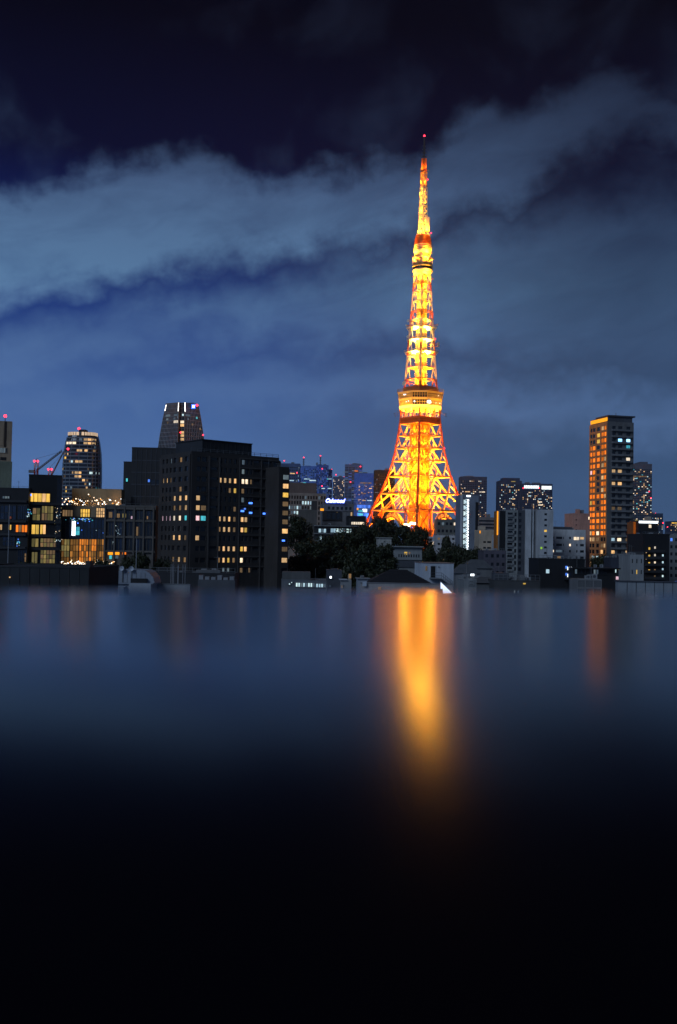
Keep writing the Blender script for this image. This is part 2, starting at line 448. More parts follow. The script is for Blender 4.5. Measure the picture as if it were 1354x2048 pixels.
        fb.build('footing', wall('tower_concrete', (0.4, 0.38, 0.34)), root)
    # lift shaft: panelled core with rails
    def square(r, z0, z1, r2=None):
        r2 = r2 or r
        P = lambda q: [(q * math.cos(-math.pi / 2 + PH + i * math.pi / 2), q * math.sin(-math.pi / 2 + PH + i * math.pi / 2)) for i in range(4)]
        b = MB(); b.prism(P(r), z0, z1, P(r2)); return b
    square(6.6, 0, 131).build('lift_shaft', SH, root)
    sb = MB()
    for z in [40 + 4.4 * i for i in range(21)]:
        for i in range(4):
            a0 = -math.pi / 2 + PH + i * math.pi / 2; a1 = a0 + math.pi / 2
            p = Vector((6.75 * math.cos(a0), 6.75 * math.sin(a0), z)); q = Vector((6.75 * math.cos(a1), 6.75 * math.sin(a1), z))
            sb.bar(p, q, .3)
            for f in (0, .33, .66): sb.bar(p.lerp(q, f), p.lerp(q, f) + Vector((0, 0, 4.4)), .28)
            sb.bar(p, q.lerp(p, .34) + Vector((0, 0, 4.4)), .2)
    tag(sb.build('shaft_framing', OR, root), kind='stuff')
    square(4.1, 157, 249, 3.2).build('upper_lift_shaft', wall('upper_shaft_panel', (0.42, 0.29, 0.10), 0.5, 0.4, 0.3, 0.3), root)
    ub = MB()
    for z in [158 + 3.4 * i for i in range(27)]:
        rr = 4.2 - (z - 157) / 92 * .9
        for i in range(4):
            a0 = -math.pi / 2 + PH + i * math.pi / 2; a1 = a0 + math.pi / 2
            p = Vector((rr * math.cos(a0), rr * math.sin(a0), z)); q = Vector((rr * math.cos(a1), rr * math.sin(a1), z))
            ub.bar(p, q, .3); ub.bar(p.lerp(q, .5), p.lerp(q, .5) + Vector((0, 0, 3.3)), .2)
    tag(ub.build('upper_shaft_framing', WH, root), kind='stuff')
    # deep girder under the deck
    for k in range(4):
        g = MB()
        for z0, z1 in ((132.2, 133.4), (134.8, 136.2)): g.bar(fp(k, 0, (z0 + z1) / 2, -.3), fp(k, 1, (z0 + z1) / 2, -.3), .5, z1 - z0)
        g.bar(fp(k, 0, 134.1, .1), fp(k, 1, 134.1, .1), .25, 1.5)
        for i in range(13): g.bar(fp(k, i / 12, 133, -.35), fp(k, (i + .5) / 12 if i < 12 else 1, 135.4, -.35), .25)
        g.build('girder', OR, root)
        for i in range(6):
            s = i / 5
            rod('deck_strut', OR if i % 2 else WH, root, fp(k, s, 136.2), fp(k, min(1, max(0, s + (.1 if i % 2 else -.1))), 142.6, -1.2), .4)
            if i < 5: rod('deck_strut', WH, root, fp(k, s + .1, 136.2), fp(k, s + .1, 142.6, -1.2), .32)
            if i < 5: rod('deck_strut', OR, root, fp(k, s + .02, 139.3, -.2), fp(k, s + .18, 139.3, -.2), .35)
    # observation deck: two glazed storeys, chamfered corners, wider at the top
    def octo(r, c):                   # square half-diagonal r, chamfer length c
        out = []
        for i in range(4):
            a = -math.pi / 2 + PH + i * math.pi / 2
            p = Vector((r * math.cos(a), r * math.sin(a))); pm = Vector((r * math.cos(a - math.pi / 2), r * math.sin(a - math.pi / 2))); pn = Vector((r * math.cos(a + math.pi / 2), r * math.sin(a + math.pi / 2)))
            out += [tuple(p + (pm - p).normalized() * c), tuple(p + (pn - p).normalized() * c)]
        return out
    deck = empty('observation_deck', (0, 0, 0)); deck.parent = root
    R0, R1 = 19.3, 20.6; zd0, zd1 = 142.8, 152.6
    rd = lambda z: R0 + (R1 - R0) * (z - zd0) / (zd1 - zd0)
    b = MB(); b.prism(octo(rd(zd0) - .9, 7.2), zd0, zd1, octo(rd(zd1) - .9, 7.2)); b.build('glazing', glass('deck_glass', (0.03, 0.032, 0.035), .1), deck)
    for z0, z1, o in ((zd0 - .9, zd0 + 1.0, .25), (147.2, 148.7, .05), (152.0, 153.2, .15)):
        b = MB(); b.prism(octo(rd(z0) + o, 7.4), z0, z1, octo(rd(z1) + o, 7.4)); b.build('spandrel', YE if z0 > 142 else WH, deck)
    P0 = octo(rd(zd0) - .2, 7.3); P1 = octo(rd(zd1) - .2, 7.3)
    mu = MB()
    for i in range(8):
        n = 6 if i % 2 == 0 else 22
        for j in range(n + 1):
            f = j / n
            p = Vector(P0[i]).lerp(Vector(P0[(i + 1) % 8]), f); q = Vector(P1[i]).lerp(Vector(P1[(i + 1) % 8]), f)
            mu.bar((p.x, p.y, zd0 + .5), (q.x, q.y, zd1 - .2), .42 if j in (0, n) else .2)
        for z in (145.6, 150.6):
            p = Vector(P0[i]); q = Vector(P0[(i + 1) % 8]); e = (z - zd0) / (zd1 - zd0); p = p.lerp(Vector(P1[i]), e); q = q.lerp(Vector(P1[(i + 1) % 8]), e)
            mu.bar((p.x, p.y, z), (q.x, q.y, z), .2)
    tag(mu.build('mullions', YE, deck), kind='stuff')
    gl = glow('deck_lamp', (0.75, 0.85, 1.0), 2.2)
    for i, f, z, w in ((7, .42, 151, 1.0), (7, .52, 151, .8), (7, .55, 146, .7), (7, .72, 146.3, .8), (0, .15, 145.8, 1.0), (1, .10, 145.6, 2.4), (1, .22, 145.4, 1.2), (1, .75, 150.6, .6), (1, .9, 145.6, .7), (1, .62, 145.5, .6)):
        e = (z - zd0) / (zd1 - zd0)
        p = Vector(P0[i]).lerp(Vector(P0[(i + 1) % 8]), f); q = Vector(P1[i]).lerp(Vector(P1[(i + 1) % 8]), f); c = p.lerp(q, e) * .992
        piece('deck_light', gl, deck, (c.x, c.y, z), (w, w, w * .8), PH)
    rl = MB(); Pr = octo(R1 + .5, 7.4)
    for i in range(8):
        p = Vector(Pr[i]); q = Vector(Pr[(i + 1) % 8]); n = 4 if i % 2 == 0 else 14
        for j in range(n): c = p.lerp(q, j / n); rl.bar((c.x, c.y, 153.2), (c.x, c.y, 155.3), .18)
        for z in (154.2, 155.2): rl.bar((p.x, p.y, z), (q.x, q.y, z), .16)
    tag(rl.build('railing', wall('rail_paint', (.35, .26, .16)), deck), kind='stuff')
    # solid skirt above the deck
    b = square(12.3, 153.3, 157.6, 11.4); b.build('skirt', OR, root)
    sk = MB()
    for k in range(4):
        for z in (154.2, 155.4, 156.6): sk.bar(fp(k, 0, z, -1.0), fp(k, 1, z, -1.0), .25)
        for i in range(11): sk.bar(fp(k, i / 10, 153.4, -1.0), fp(k, i / 10, 157.4, -.8), .25)
    tag(sk.build('skirt_ribs', OR, root), kind='stuff')
    # upper body: laced corner columns, ring beams
    uz = [157.5, 163, 171, 179.5, 182.5, 190.6, 199, 204.5, 210.6, 217.5, 224.4, 230.5, 236.5, 243]
    for za, zb in zip(uz, uz[1:]):
        m = band((za + zb) / 2); w = .5 if za < 200 else .38
        for k in range(4):
            rod('ring_beam', m, root, fp(k, 0, zb), fp(k, 1, zb), w, w * 1.3)
            for S in (lambda s: s, lambda s: 1 - s):
                rod('corner_lacing', m, root, fp(k, S(0), za), fp(k, S(.16), zb), w * .8)
                rod('corner_lacing', m, root, fp(k, S(.32), za), fp(k, S(.16), zb), w * .8)
    # service platforms with brackets
    for z, r, m in ((199, 10.6, WH), (190.6, 10.2, WH), (182.0, 11.9, WH), (171, 10.4, OR)):
        b = square(r, z - .25, z + .35); 
        pl = b.build('platform', m, root)
        for k in range(4):
            rod('platform_bracket', m, pl, cor(k, z - 3.0), cor(k, z - .3, -(r - D(z)) * .8), .4)
        rb = MB()
        for k in range(4):
            p = Vector((r * math.cos(-math.pi / 2 + PH + k * math.pi / 2), r * math.sin(-math.pi / 2 + PH + k * math.pi / 2), z)); q = Matrix.Rotation(math.pi / 2, 3, 'Z') @ p
            rb.bar(p + Vector((0, 0, 1.3)), q + Vector((0, 0, 1.3)), .12)
            for i in range(9): c = p.lerp(q, i / 8); rb.bar(c, c + Vector((0, 0, 1.3)), .12)
        rb.build('platform_rail', m, pl)
    # little clutter that breaks the outline: dishes and antennas on the platforms
    for (px, py, s) in ((817, 642, 1.3), (816, 674, 1.2), (876, 688, 1.5), (876, 693, 1.2), (809, 767, 2.1), (813, 651, .9), (874, 650, .9)):
        c = at(px, py, TY - 2) - Vector((tp.x, TY, 0)); d = MB()
        d.lathe([(0, .1), (.25, s * .55), (.45, s * .8), (.55, s * .82), (.5, s * .7), (.3, .1)], 14)
        o = d.build('dish_antenna', WH, root); o.location = c; o.rotation_euler = (math.radians(80), 0, math.radians(-35 if px < 846 else 35))
        inn = Vector((c.x * .45, c.y * .45, c.z)); rod('antenna_arm', OR, o, (0, 0, 0), o.rotation_euler.to_matrix().inverted() @ (inn - c), .35)
    # top deck: disc, cluttered storey, ringed drum
    td = empty('upper_deck', (0, 0, 0)); td.parent = root
    b = MB(); b.lathe([(236.2, 5.0), (238.4, 6.9), (239.2, 7.2), (239.3, 6.6)], 40); b.build('lower_disc', WH, td, True)
    b = MB(); b.lathe([(239.3, 6.3), (241.0, 6.6)], 40); b.build('window_band', GL, td, True)
    b = MB(); b.lathe([(241.0, 7.1), (241.5, 7.2), (242.0, 6.9), (242.1, 4.5)], 40); b.build('disc_roof', YE, td, True)
    b = MB(); b.lathe([(241.5, 4.4), (250.6, 4.7)], 28); b.build('service_storey', YE, td)
    rnd = random.Random(3)
    for i in range(26):
        a = rnd.uniform(0, 2 * math.pi); z = rnd.uniform(242.6, 249); r = rnd.uniform(4.9, 6.6); w = rnd.uniform(.5, 1.3)
        piece('equipment_box', WH if rnd.random() < .6 else YE, td, (r * math.cos(a), r * math.sin(a), z), (w, w * .7, w * rnd.uniform(.7, 1.8)), a)
    for z in (243.6, 247.2):
        b = MB(); b.lathe([(z, 4.6), (z, 7.0), (z + .3, 7.0), (z + .3, 4.6)], 30, cap=False); b.build('catwalk', WH, td)
    for i in range(10):
        a = 2 * math.pi * i / 10 + .2
        rod('catwalk_strut', WH, td, (4.7 * math.cos(a), 4.7 * math.sin(a), 245), (6.9 * math.cos(a), 6.9 * math.sin(a), 247.2), .3)
        rod('whip_antenna', WH, td, (7.0 * math.cos(a), 7.0 * math.sin(a), 242), (7.1 * math.cos(a), 7.1 * math.sin(a), 246 + (i % 3)), .22)
    b = MB(); b.lathe([(249.4, 4.8), (251.0, 5.9), (252.2, 6.35), (252.4, 6.3)], 40); b.build('drum_soffit', WH, td, True)
    b = MB(); b.lathe([(252.4, 5.7), (262.6, 5.2)], 40); b.build('drum_core', OR, td, True)
    for i in range(9):
        z = 252.6 + i * 1.18; r = 6.35 - i * .09 if i < 8 else 5.2
        b = MB(); b.lathe([(z, r - .6), (z, r), (z + .42, r), (z + .42, r - .6)], 40, cap=False); b.build('drum_ring', WH if i < 4 else OR, td)
    b = MB(); b.lathe([(262.4, 5.3), (263.4, 5.0), (263.6, 2.0)], 40); b.build('drum_roof', OR, td, True)
    for i in range(4):
        a = PH + i * math.pi / 2
        rod('mast_strut', WH, root, (4.6 * math.cos(a), 4.6 * math.sin(a), 263.4), (2.4 * math.cos(a), 2.4 * math.sin(a), 269.5), .45)
    # antenna mast, section by section
    def mast(z0, z1, r, n, m, w):
        b = MB(); c4 = [(r * math.cos(PH + math.pi / 4 * 0 + i * math.pi / 2), r * math.sin(PH + i * math.pi / 2)) for i in range(4)]
        h = (z1 - z0) / n
        for i in range(4):
            p = c4[i]; q = c4[(i + 1) % 4]
            b.bar((p[0], p[1], z0), (p[0], p[1], z1), w * 1.15)
            for j in range(n):
                z = z0 + j * h
                b.bar((p[0], p[1], z), (q[0], q[1], z), w * .8)
                b.bar((p[0], p[1], z), (q[0], q[1], z + h), w); 
            b.bar((p[0], p[1], z1), (q[0], q[1], z1), w)
        o = b.build('mast_section', m, root)
        c = MB(); c.lathe([(z0, r * .2), (z1, r * .2)], 10); c.build('mast_core', m, o)
    mast(263.5, 284, 2.95, 6, WH, .42); mast(284.3, 297.4, 2.65, 4, WH, .42); mast(298.6, 308.3, 2.15, 3, BR, .42)
    b = MB(); b.lathe([(297.3, .9), (298.7, .9)], 12); b.build('mast_joint', DK, root)
    b = MB(); b.lathe([(308.2, .9), (309.6, .9)], 12); b.build('mast_joint', DK, root)
    b = MB()
    for i in range(4):
        a = PH + i * math.pi / 2 + math.pi / 4
        b.bar((1.5 * math.cos(a), 1.5 * math.sin(a), 309.5), (1.5 * math.cos(a), 1.5 * math.sin(a), 317.6), 1.5)
        for z in (310, 312, 314, 316): b.bar((-1.9, 0, z), (1.9, 0, z), .3)
    b.build('antenna_panel', OR, root)
    rod('tip_mast', DK, root, (0, 0, 309), (0, 0, 333.4), 1.0)
    for z in (319.5, 322, 324.5, 327): rod('tip_crossarm', DK, root, (-2.0 + (z - 319) * .12, -.4, z), (2.0 - (z - 319) * .12, .4, z), .5)
    b = MB(); b.box(1.4, 4.6, -2.2, 1.2, 266.2, 276.5); bo = b.build('equipment_cabin', WH, root)
    bo.modifiers.new('edge', 'BEVEL').width = .5
    ball('beacon', L['red'], root, (0, 0, 334.1), .75)
    for (px, py) in ((888.5, 896.5), (855, 359), (862, 466), (870, 678), (838, 775), (884, 470)):
        if px == 884: continue
        c = at(px, py, TY - 8) - Vector((tp.x, TY, 0)); ball('beacon', L['red'], root, c, .55)
    # floodlights: housings with a lamp each, fixed to the frames
    hb = MB(); hb.box(-.4, .4, -.3, .3, -.4, .12); fl_h = hb.mesh('floodlight_housing', DK)
    lens = glow('flood_lens', (1.0, .62, .22), 8.0)
    def flood(c, W, col=(1.0, .31, .01), r=.45, show=True, spill=.055):
        """a wide uplight; part of its light spills round the housing"""
        o = bpy.data.objects.new('floodlight', fl_h); COL.objects.link(o); o.parent = root; o.location = c
        if show: piece('lens', lens, o, (0, 0, .18), (.7, .5, .1))
        for kind, k in (('SPOT', 1.0), ('POINT', spill)):
            ld = bpy.data.lights.new('flood_lamp', kind); ld.energy = W * k; ld.color = col; ld.shadow_soft_size = r
            if kind == 'SPOT': ld.spot_size = math.radians(165); ld.spot_blend = .25
            lo = bpy.data.objects.new('flood_lamp', ld); COL.objects.link(lo); lo.parent = o; lo.location = (0, 0, .9)
            lo.rotation_euler = (math.pi, 0, 0)
    KW = 1000.0 * POW
    HOT = (1.0, .37, .012)
    for z, W in ((56, 38), (73, 60), (84.6, 52), (96.4, 35), (107, 22), (116, 14), (124.5, 10)):
        for k in range(4):
            c = fp(k, .5, z, 0) * .66; c.z = z; flood(c, W * KW)
            if z < 100:
                c = cor(k, z) * .80; c.z = z; flood(c, W * .4 * KW)
    for k in range(4):
        c = fp(k, .5, 137.2, .8); flood(c, 5.5 * KW, HOT)
        c = fp(k, .06, 137.2, .8); flood(c, 2.5 * KW, HOT)
    # added outriggers, thin arms invented to carry lamps for the deck's faces
    for k in range(4):
        for s in (.12, .5, .88):
            a = fp(k, s, 141.2, -2); n = fp(k, .5, 0, 0); n.z = 0; n.normalize(); e = a + n * 6.0; e.z = 138.0
            rod('added_outrigger', DK, root, a, e, .14); flood(e + Vector((0, 0, .4)), 4.6 * KW, (1.0, .42, .02), .3, False)
    for z, W in ((158.6, 9), (166, 6.5), (174, 7), (179.6, 15), (187, 13), (197, 18), (202.5, 8), (212.4, 7), (219, 6), (226, 7), (232, 7)):
        for k in range(4):
            c = fp(k, .5, z, 0) * .80; c.z = z; hot2 = z in (179.6, 187, 197)
            flood(c, W * KW * (1.5 if hot2 else .9), (1.0, .43, .035) if hot2 else HOT, .3, True, .17)
    for k in range(4):
        a = PH + k * math.pi / 2 + .5
        for r, z, W in ((8.4, 234.4, 6.0), (6.3, 244.6, 4.0), (8.8, 248.6, 9.0), (4.2, 265.0, 5.0)):
            flood((r * math.cos(a), r * math.sin(a), z), W * KW, HOT, .25, False, .3)
            if r > 7: rod('lamp_arm', OR, root, (r * math.cos(a), r * math.sin(a), z - .3), (4.4 * math.cos(a), 4.4 * math.sin(a), z - .3), .2)
    for z, W in ((268, 3.5), (272, 3.5), (279, 4.5), (286, 4.5), (292, 4.0), (300, 4.4), (305, 4.0)):
        for a in (0.3, 3.44): flood((1.5 * math.cos(a), 1.5 * math.sin(a), z), W * KW * .35, HOT, .2, False, .6)
    flood((2.6, -2.6, 309), 1.6 * KW, (1, .5, .12), .2, False); flood((-2.6, -2.6, 309), 1.6 * KW, (1, .5, .12), .2, False)
    # big lamp bank seen over the trees at the foot of the tower
    c = at(817, 1050, TY - 36) - Vector((tp.x, TY, 0))
    lb = empty('lamp_bank', c); lb.parent = root
    for i in range(5): piece('lamp', glow('lamp_bank_glow', (1, .86, .6), 6), lb, (-4 + 2 * i, 0, -1.2 + .55 * i + (i % 2) * .8), (2.0, .6, 1.5))
    rod('lamp_post', DK, lb, (0, 0.6, 0), (0, .6, -c.z), .5)
    ball('beacon', L['bluehot'], root, at(823.5, 1055.5, TY - 40) - Vector((tp.x, TY, 0)), .6)
    # halls under the legs
    b = MB(); b.box(-34, 34, -30, 32, 0, 30); b.build('base_hall', wall('hall_wall', (.55, .46, .34)), root)
POW = 2.3
build_tower()
# ------------------------------------------------------------------ buildings
ALL = {}
class Bld:
    """A block whose near corner stands at (pxc, pyt) at distance Y; local x runs along its right face, local y along its left face."""
    def __init__(s, name, label, pxc, pxr, pyt, Y, a=0.0, pxl=None, dep=14.0, mat=None, cat='building', zb=None, group=None, body='wall'):
        C = at(pxc, pyt, Y); s.a = math.radians(a); s.C = C
        s.dR = Vector((math.cos(s.a), math.sin(s.a), 0)); s.dL = Vector((-math.sin(s.a), math.cos(s.a), 0))
        s.w = s._len(pxr, pyt, s.dR); s.d = s._len(pxl, pyt, s.dL) if pxl is not None else dep
        g = min(ground(*((C + s.dR * i * s.w + s.dL * j * s.d).xy)) for i in (0, 1) for j in (0, 1))
        s.zb = (g - 0.3) if zb is None else zb
        s.h = C.z - s.zb
        ALL.setdefault(name, []).append(s)
        s.root = empty(name, (C.x, C.y, s.zb), s.a); s.mat = mat
        tag(s.root, label, cat, group, 'thing')
        if body:
            b = MB(); b.box(0, s.w, 0, s.d, 0, s.h); b.build(body, mat, s.root)
    def _len(s, px, py, d):
        r = ray(px, py); k = r.x / r.y
        return (k * s.C.y - s.C.x) / (d.x - k * d.y)
    def sz(s, face, px, py):
        """photo pixel -> (distance along the face, height above the base)"""
        r = ray(px, py); n = s.dL if face == 'R' else s.dR; dr = s.dR if face == 'R' else s.dL
        O = Vector((0, 0, CAMZ)); t = (s.C - O).dot(n) / r.dot(n); P = O + r * t
        return (P - s.C).dot(dr), P.z - s.zb
    def pos(s, face, u, z, out):
        return (u, -out, z) if face == 'R' else (-out, u, z)
    def fbox(s, b, face, u0, u1, z0, z1, o0, o1):
        if face == 'R': b.box(u0, u1, -o1, -o0, z0, z1)
        else: b.box(-o1, -o0, u0, u1, z0, z1)
    def pane(s, face, u0, u1, z0, z1, mat, out=.04, name='window', th=.06):
        return piece(name, mat, s.root, s.pos(face, (u0 + u1) / 2, (z0 + z1) / 2, out), (u1 - u0, th, z1 - z0), 0 if face == 'R' else math.pi / 2)
    def grid(s, face, cols, rows, u0, u1, z0, z1, rec=.3, mat=None, litf=None, single=True, dark=GL, pier=True, name='facade_frame'):
        """piers and spandrels stand proud, panes sit back between them"""
        b = MB(); e = u0
        cols = sorted(cols); rows = sorted(rows)
        if pier:
            for a, c in cols + [(u1, u1)]:
                if a - e > .02: s.fbox(b, face, e, a, z0, z1 + .012, -.02, rec + .025)
                e = max(e, c)
        e = z0
        for a, c in rows + [(z1, z1)]:
            if a - e > .02: s.fbox(b, face, u0 + .01, u1 - .01, e, a, -.02, rec)
            e = max(e, c)
        if b.v: b.build(name, mat or s.mat, s.root)
        groups = {}
        for i, (a, c) in enumerate(cols):
            for j, (p, q) in enumerate(rows):
                m = litf(i, j) if litf else None
                if m is None: m = dark
                if single: s.pane(face, a + .03, c - .03, p + .03, q - .03, m)
                else: s.fbox(groups.setdefault(m.name, (MB(), m))[0], face, a + .02, c - .02, p + .02, q - .02, .01, .08)
        for k, (g, m) in groups.items():
            tag(g.build('window_panes', m, s.root), kind='stuff')
    def even(s, face, nx, nz, fw=.6, fh=.5, u=None, z=None, zoff=.5, **kw):
        u0, u1 = u or (0, s.w if face == 'R' else s.d); z0, z1 = z or (0, s.h)
        cw = (u1 - u0) / nx; ch = (z1 - z0) / nz
        cols = [(u0 + cw * (i + .5 - fw / 2), u0 + cw * (i + .5 + fw / 2)) for i in range(nx)]
        rows = [(z0 + ch * (j + zoff - fh / 2), z0 + ch * (j + zoff + fh / 2)) for j in range(nz)]
        s.grid(face, cols, rows, u0, u1, z0, z1, **kw)
    def pxpanes(s, face, x0, y0, x1, y1, mat, nx=1, nz=1, gap=.12, out=.05, name='window', frame=None, single=True):
        """panes over a pixel box of the photograph, on this wall"""
        ua, za = s.sz(face, x0, y1); ub, zb = s.sz(face, x1, y0)
        if ub < ua: ua, ub = ub, ua
        cw = (ub - ua) / nx; ch = (zb - za) / nz
        for i in range(nx):
            for j in range(nz):
                m = mat if not isinstance(mat, (list, tuple)) else random.choice(mat)
                s.pane(face, ua + cw * i + gap / 2, ua + cw * (i + 1) - gap / 2, za + ch * j + gap / 2, za + ch * (j + 1) - gap / 2, m, out, name)
        if frame:
            b = MB(); w = .16
            for i in range(nx + 1): s.fbox(b, face, ua + cw * i - w / 2, ua + cw * i + w / 2, za, zb, -.02, out + .16)
            for j in range(nz + 1): s.fbox(b, face, ua - w, ub + w, za + ch * j - w / 2, za + ch * j + w / 2, -.02, out + .14)
            b.build('window_frame', frame, s.root)
    def slab(s, name, x0, x1, y0, y1, z0, z1, mat):
        b = MB(); b.box(x0, x1, y0, y1, z0, z1); return b.build(name, mat, s.root)
    def parapet(s, h=.7, t=.3, mat=None):
        b = MB(); z0 = s.h - .02; z1 = s.h + h
        b.box(-.06, s.w + .06, -.06, t, z0, z1); b.box(-.06, s.w + .06, s.d - t, s.d + .06, z0, z1)
        b.box(-.058, t, t, s.d - t, z0, z1 - .01); b.box(s.w - t, s.w + .058, t, s.d - t, z0, z1 - .01)
        b.build('parapet', mat or s.mat, s.root)
    def beacon(s, px, py, r=.6, v=.3, mast=True):
        c = at(px, py, s.C.y + v * s.d) - s.root.location; c = Matrix.Rotation(-s.a, 3, 'Z') @ c
        if mast and c.z > s.h: rod('beacon_post', wall('mast_steel', (.18, .18, .19)), s.root, (c.x, c.y, s.h - .2), c, r * .5)
        return ball('beacon', L['red'], s.root, c, r)
    def clutter(s, seed, k=1.0):
        """what stands about on a Tokyo roof: air conditioners, aerials, a rail"""
        r = random.Random(seed); g = wall('unit_grey', (.36, .38, .40)); z = s.h
        for i in range(r.randint(2, 5)):
            x = r.uniform(.08, .9) * s.w; y = r.uniform(.15, .8) * s.d; w = r.uniform(.7, 1.2) * k; h = r.uniform(.6, 1.1) * k
            u = s.slab('air_conditioner', x - w / 2, x + w / 2, y, y + .4 * k, z, z + h, g)
            f = MB(); f.lathe([(-.02, .3 * h), (.02, .3 * h)], 12); fo = f.build('fan_grille', SLATE, u); fo.location = (x - w * .15, y - .02, z + h * .5); fo.rotation_euler = (math.pi / 2, 0, 0)
        for i in range(r.randint(1, 2)):
            x = r.uniform(.1, .9) * s.w; y = s.d * r.uniform(.2, .6); h = r.uniform(2.0, 3.6) * k; a = MB(); a.bar((x, y, z), (x, y, z + h), .07)
            a.bar((x - .7, y, z + h * .9), (x + .7, y, z + h * .9), .05)
            for j in range(6): a.bar((x - .65 + .26 * j, y - .3, z + h * .9), (x - .65 + .26 * j, y + .3, z + h * .9), .04)
            a.build('television_aerial', STEEL, s.root)
        if r.random() < .6:
            b = MB()
            for i in range(11): b.bar((s.w * i / 10, .12, z), (s.w * i / 10, .12, z + 1.1), .06)
            for q in (.55, 1.08): b.bar((0, .12, z + q), (s.w, .12, z + q), .06)
            b.build('roof_rail', STEEL, s.root)
    def rooftop(s, n, seed, hmax=2.4):
        r = random.Random(seed); m = wall('plant_grey', (.24, .25, .26))
        for i in range(n):
            w = r.uniform(.12, .3) * s.w; d = r.uniform(.15, .35) * s.d; x = r.uniform(.05, .9) * (s.w - w); y = r.uniform(.05, .8) * (s.d - d); h = r.uniform(.35, 1) * hmax
            s.slab('roof_unit', x, x + w, y, y + d, s.h, s.h + h, m)

def rl(seed, rate, pal):
    r = random.Random(seed)
    return lambda i, j: (L[r.choice(pal)] if r.random() < rate else None)

STEEL = wall("dull_steel", (.2, .21, .22), .45, .3, .4, .5)
DARKT = wall('dark_tile', (0.066, 0.060, 0.058), .7)
TAN = wall('tan_concrete', (0.50, 0.37, 0.25)); GREY = wall('grey_concrete', (.26, .27, .28)); PALE = wall('pale_plaster', (.62, .65, .68))
WHITE = wall('white_plaster', (.74, .76, .78)); BEIGE = wall('beige_plaster', (.62, .52, .40)); SLATE = wall('slate_panel', (.10, .11, .13), .6)
BLACK = wall('black_cladding', (.022, .024, .028), .6); WASHED_TILE = wall('orange_washed_tile', (.80, .34, .13), .7); PINKC = wall('pink_tile', (.72, .38, .29))  # terracotta pushed orange to hold the lattice tower's light
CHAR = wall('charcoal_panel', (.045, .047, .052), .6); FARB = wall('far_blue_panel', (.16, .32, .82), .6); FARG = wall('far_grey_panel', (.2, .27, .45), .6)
STEEL = wall('dull_steel', (.2, .21, .22), .45, .3, .4, .5)

def z1(x, y): return (x / 3.982, 780 + y / 3.982)
def z2(x, y): return (230 + x / 3.659, 780 + y / 3.659)
def z3(x, y): return (540 + x / 5.208, 860 + y / 5.208)
def z4(x, y): return (720 + x / 4.836, 860 + y / 4.836)
def z5(x, y): return (900 + x / 5.12, 820 + y / 5.12)
def z6(x, y): return (1100 + x / 4.878, 800 + y / 4.878)

